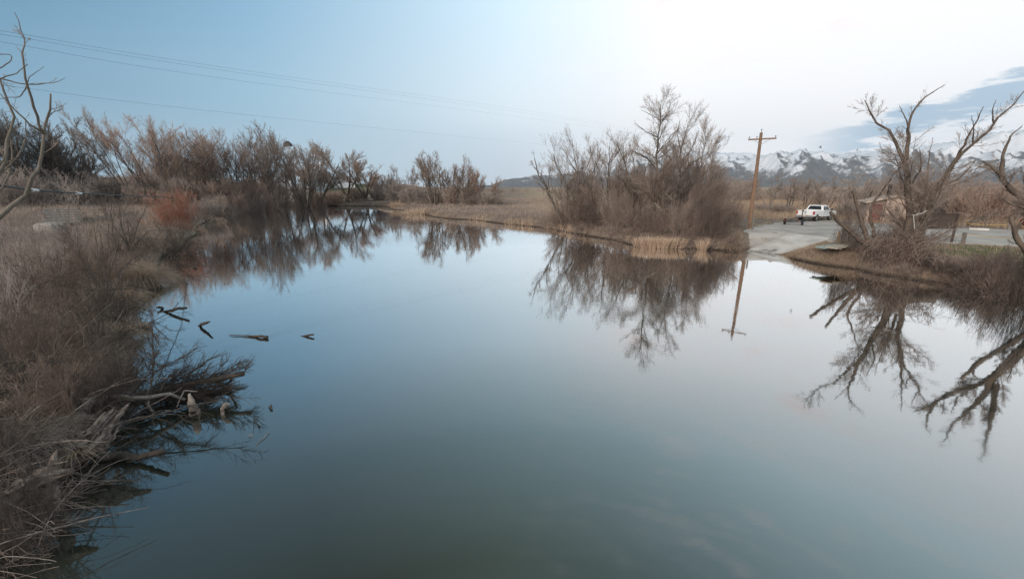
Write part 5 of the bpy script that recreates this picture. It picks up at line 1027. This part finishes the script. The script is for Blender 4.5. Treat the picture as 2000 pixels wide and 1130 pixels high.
# ------------------------------------------------------------------ white pickup with an empty boat trailer
def wheel(t, x, y, r, wdt, side):
    b = MB(); prof = [(r * .62, -wdt / 2), (r * .93, -wdt / 2), (r, -wdt * .36), (r, wdt * .36), (r * .93, wdt / 2), (r * .62, wdt / 2)]; n = 26
    v = []; f = []
    for k in range(n):
        c, s_ = math.cos(k * 2 * PI / n), math.sin(k * 2 * PI / n); v += [(x + pr * c, y + w_, r + pr * s_) for pr, w_ in prof]
    m_ = len(prof)
    for k in range(n):
        for i in range(m_): f.append([k * m_ + i, k * m_ + (i + 1) % m_, ((k + 1) % n) * m_ + (i + 1) % m_, ((k + 1) % n) * m_ + i])
    wl = empty_part('wheel', t); b.add(v, f); b.build('tyre', M['rubber'], wl, False)
    b = MB(); ys = side * wdt * .38; b.cyl((x, y + ys - .03 * side, r), (x, y + ys, r), r * .63, r * .60, 22); b.cyl((x, y + ys, r), (x, y + ys + .03 * side, r), r * .2, r * .16, 12)
    for k in range(6): a = k * PI / 3; b.box((x + math.cos(a) * r * .38, y + ys + .01 * side, r + math.sin(a) * r * .38), (r * .42, .03, r * .16), 0, 0, -a)
    b.build('rim', M['steel'], wl)
def empty_part(name, parent):
    o = bpy.data.objects.new(name, None); C.objects.link(o); o.parent = parent; return o
def arch(xc, r, z0, n=9): return [(xc + r * math.cos(a), z0 + r * math.sin(a)) for a in np.linspace(0, PI, n)]
tq = P(1570, 432, z=LOT_Z); DT = math.hypot(tq[0], tq[1]); t = empty('pickup_truck', (tq[0], tq[1], LOT_Z + .012), 'white extended-cab pickup parked at the lot, seen from behind', 'pickup truck'); t.rotation_euler = (0, 0, PI / 2 - R(60))
# local: x forward from the tailgate (x=0), y to the left, z up
Wt = 1.98; hw = Wt / 2; zb = .52
prof = [(2.05, zb), (4.35 - .46, zb)] + [(4.35 + .44 * math.cos(a), .42 + .44 * math.sin(a)) for a in np.linspace(PI * .93, PI * .07, 9)] + [(5.55, zb), (5.62, .7), (5.6, 1.0), (5.45, 1.13), (4.3, 1.24), (2.05, 1.27)]
b = MB(); b.prism(prof, -hw, hw)
side = [(0.0, zb + .1), (.93 - .46, zb + .1)] + [(.93 + .46 * math.cos(a), .42 + .46 * math.sin(a)) for a in np.linspace(PI * .85, PI * .15, 9)] + [(.93 + .46, zb + .08), (2.07, zb), (2.07, 1.29), (0.02, 1.29)]
b.prism(side, hw - .17, hw); b.prism(side, -hw, -hw + .17); b.box((1.0, 0, .82), (2.1, Wt - .32, .08)); b.box((2.02, 0, 1.05), (.1, Wt - .34, .45)); body = b.build('body', M['white_paint'], t)
mdb = body.modifiers.new('soft', 'BEVEL'); mdb.width = .03; mdb.segments = 2; mdb.limit_method = 'ANGLE'
b = MB(); b.box((.03, 0, .98), (.07, Wt - .36, .60)); tg = b.build('tailgate', M['white_paint'], t); b = MB(); b.box((-.012, 0, 1.15), (.02, .22, .07)); b.build('handle', M['dark_metal'], tg)
b = MB(); b.box((-.010, 0, .98), (.014, .13, .11)); b.build('emblem', M['dark_metal'], tg)
cabv = lambda z, ins: None
b = MB(); lo_, hi_ = 1.26, 1.88; v = [(2.06, -hw + .02, lo_), (4.15, -hw + .02, lo_), (4.15, hw - .02, lo_), (2.06, hw - .02, lo_), (2.30, -hw + .22, hi_), (3.45, -hw + .22, hi_), (3.45, hw - .22, hi_), (2.30, hw - .22, hi_)]
b.add(v, np.array([[3, 2, 1, 0], [4, 5, 6, 7], [0, 1, 5, 4], [1, 2, 6, 5], [2, 3, 7, 6], [3, 0, 4, 7]])); cab = b.build('cab', M['white_paint'], t); md = cab.modifiers.new('soft', 'BEVEL'); md.width = .06; md.segments = 3
V = [np.array(q, float) for q in v]
def quad_on(fa, u0, u1, v0, v1, off, name, par, u0t=None, u1t=None):
    A, B_, C_, D_ = fa; nrm_ = np.cross(B_ - A, D_ - A); nrm_ /= np.linalg.norm(nrm_)
    def at(u, w_): return (A * (1 - u) + B_ * u) * (1 - w_) + (D_ * (1 - u) + C_ * u) * w_
    p = [at(u0, v0), at(u1, v0), at(u1 if u1t is None else u1t, v1), at(u0 if u0t is None else u0t, v1)]; b = MB(); b.add([q + nrm_ * off for q in p] + [q - nrm_ * .02 for q in p], [[0, 1, 2, 3], [7, 6, 5, 4], [0, 4, 5, 1], [1, 5, 6, 2], [2, 6, 7, 3], [3, 7, 4, 0]]); return b.build(name, M['glass'], par)
quad_on((V[3], V[0], V[4], V[7]), .10, .90, .16, .86, .012, 'rear_window', t, .13, .87); quad_on((V[1], V[2], V[6], V[5]), .06, .94, .08, .9, .012, 'windscreen', t)
for fa in ((V[0], V[1], V[5], V[4]),): quad_on(fa, .12, .38, .10, .84, .012, 'side_window', t); quad_on(fa, .43, .84, .10, .84, .012, 'side_window', t)
for fa in ((V[2], V[3], V[7], V[6]),): quad_on(fa, .62, .88, .10, .84, .012, 'side_window', t); quad_on(fa, .16, .57, .10, .84, .012, 'side_window', t)
for s_ in (-1, 1):
    b = MB(); b.box((.02, s_ * (hw - .07), 1.03), (.09, .15, .40)); b.build('tail_light', M['red_lens'], t)
    b = MB(); b.box((5.58, s_ * (hw - .2), .95), (.1, .32, .2)); b.build('headlight', M['plate'], t)
    b = MB(); b.box((3.9, s_ * (hw + .14), 1.36), (.12, .2, .22)); b.box((3.92, s_ * (hw + .02), 1.30), (.05, .12, .05)); b.build('mirror', M['black'], t)
    for xh in (2.62, 3.15): b = MB(); b.box((xh, s_ * (hw + .012), 1.13), (.16, .03, .04)); b.build('door_handle', M['black'], t)
    b = MB(); b.box((3.2, s_ * (hw + .003), .9), (.012, .012, .62)); b.box((4.02, s_ * (hw + .003), .85), (.012, .012, .6)); b.box((2.4, s_ * (hw + .003), .9), (.012, .012, .62)); b.build('door_seam', M['dark_metal'], t)
    for xw in (.93, 4.35): wheel(t, xw, s_ * (hw - .16), .40, .27, s_)
b = MB(); b.box((-.10, 0, .60), (.18, Wt - .04, .20)); b.box((5.64, 0, .62), (.12, Wt - .08, .24)); b.build('bumper', M['steel'], t)
b = MB(); b.box((-.195, 0, .66), (.02, .32, .16)); b.build('number_plate', M['plate'], t); b = MB(); b.box((2.5, 0, .48), (4.6, 1.2, .18)); b.build('underbody', M['black'], t)
# trailer
rq = P(1571, 433.5, z=LOT_Z); r2 = P(1549, 439.0, z=LOT_Z); t2 = empty('boat_trailer', (r2[0], r2[1], LOT_Z + .012), 'empty black boat trailer hitched behind the white pickup', 'trailer')
tail = np.array([math.cos(PI / 2 - R(60)), math.sin(PI / 2 - R(60))]); hitch = tq[:2] - tail * .25; dd = hitch - r2[:2]; Lt = float(np.linalg.norm(dd)); t2.rotation_euler = (0, 0, math.atan2(dd[1], dd[0])); zf = .48
b = MB()
for s_ in (-1, 1): b.cyl((-1.1, s_ * .62, zf), (max(1.0, Lt - 1.6), s_ * .62, zf), .045, .045, 8); b.cyl((max(1.0, Lt - 1.6), s_ * .62, zf), (Lt, 0, zf), .045, .045, 8)
for x_ in (-1.1, -.3, .6): b.cyl((x_, -.62, zf), (x_, .62, zf), .04, .04, 8)
for s_ in (-1, 1): b.box((-.2, s_ * .28, zf + .1), (1.6, .09, .06))
b.build('frame', M['dark_metal'], t2); b = MB(); b.cyl((0, -.78, .29), (0, .78, .29), .035, .035, 8); b.build('axle', M['dark_metal'], t2)
for s_ in (-1, 1):
    wheel(t2, 0, s_ * .82, .29, .18, s_)
    b = MB(); b.prism([(.40 * math.cos(a), .29 + .36 * math.sin(a)) for a in np.linspace(.12, PI - .12, 10)] + [(.37 * math.cos(a), .29 + .33 * math.sin(a)) for a in np.linspace(PI - .12, .12, 10)], s_ * .82 - .12, s_ * .82 + .12); b.build('fender', M['black'], t2)
    b = MB(); b.box((-1.16, s_ * .66, zf + .02), (.05, .10, .06)); b.build('tail_light', M['red_lens'], t2)
b = MB(); b.cyl((Lt - 1.3, 0, zf), (Lt - 1.3, 0, zf + .85), .05, .05, 8); b.box((Lt - 1.25, 0, zf + .85), (.25, .18, .14)); b.build('winch_post', M['black'], t2)
# red car at the right edge of the lot
cq = P(1996, 446.5, z=LOT_Z); t = empty('red_car', (cq[0], cq[1], LOT_Z + .012), 'dark red car cut off by the right picture edge', 'car'); t.rotation_euler = (0, 0, -R(35)); M['red_paint'] = mat('red_paint', (.30, .03, .03), (.26, .025, .025), 2, .3)
b = MB(); b.prism([(0, .35), (.35, .35)] + [(.75 + .36 * math.cos(a), .33 + .36 * math.sin(a)) for a in np.linspace(PI * .95, PI * .05, 8)] + [(3.2, .32)] + [(3.6 + .36 * math.cos(a), .33 + .36 * math.sin(a)) for a in np.linspace(PI * .95, PI * .05, 8)] + [(4.4, .35), (4.45, .8), (3.4, .92), (.1, .95), (-.02, .7)], -.88, .88); b.build('body', M['red_paint'], t)
b = MB(); v = [(.15, -.82, .92), (3.2, -.82, .92), (3.2, .82, .92), (.15, .82, .92), (.8, -.62, 1.42), (2.35, -.62, 1.42), (2.35, .62, 1.42), (.8, .62, 1.42)]; b.add(v, np.array([[3, 2, 1, 0], [4, 5, 6, 7], [0, 1, 5, 4], [1, 2, 6, 5], [2, 3, 7, 6], [3, 0, 4, 7]])); b.build('cabin', M['glass'], t)
b = MB(); b.box((1.58, 0, 1.43), (1.6, 1.3, .05)); b.build('roof', M['red_paint'], t)
for s_ in (-1, 1):
    for xw in (.75, 3.6): wheel(t, xw, s_ * .78, .31, .2, s_)
    b = MB(); b.box((-.0, s_ * .68, .75), (.08, .3, .14)); b.build('tail_light', M['red_lens'], t)
# birds
for k, (px, py, D, lab) in enumerate([(1383, 262, 60, 'small dark bird flying just right of the grove'), (1405, 268, 64, 'small dark bird flying between the grove and the pole'), (1602, 288, 60, 'small dark bird flying below the blue cloud'), (1674, 293, 62, 'small dark bird flying just left of the old willow')]):
    q = P(px, py, D=D); b = MB(); b.tubes(np.array([[[0, -.16, -.02], [0, -.06, 0], [0, .06, .01], [0, .13, .02]]]), np.array([[.012, .05, .05, .012]]), 8, cap=True)
    for s_ in (-1, 1): b.add([(0, .06, .02), (0, -.05, .02), (s_ * .14, -.02, .13), (s_ * .12, .07, .12), (s_ * .27, -.08, .18)], [[0, 1, 2, 3], [3, 2, 4]])
    o = b.build('bird', M['bird'], loc=q); o.rotation_euler = (0, .3, R(40 * k)); tag(o, lab, 'bird', 'birds in the right sky')

# ------------------------------------------------------------------ the air
hb = MB(); hb.box((0, 0, 697), (23800, 23800, 1400)); hm = bpy.data.materials.new('haze'); hm.use_nodes = True; ht = NT(hm.node_tree); ht.n.remove(ht.n['Principled BSDF'])
pv_ = ht.new('ShaderNodeVolumePrincipled'); pv_.inputs['Color'].default_value = (.62, .79, .98, 1); pv_.inputs['Density'].default_value = 4.7e-5; pv_.inputs['Anisotropy'].default_value = 0
ht.l.new(pv_.outputs[0], ht.n['Material Output'].inputs['Volume']); tag(hb.build('haze', hm), kind='stuff')
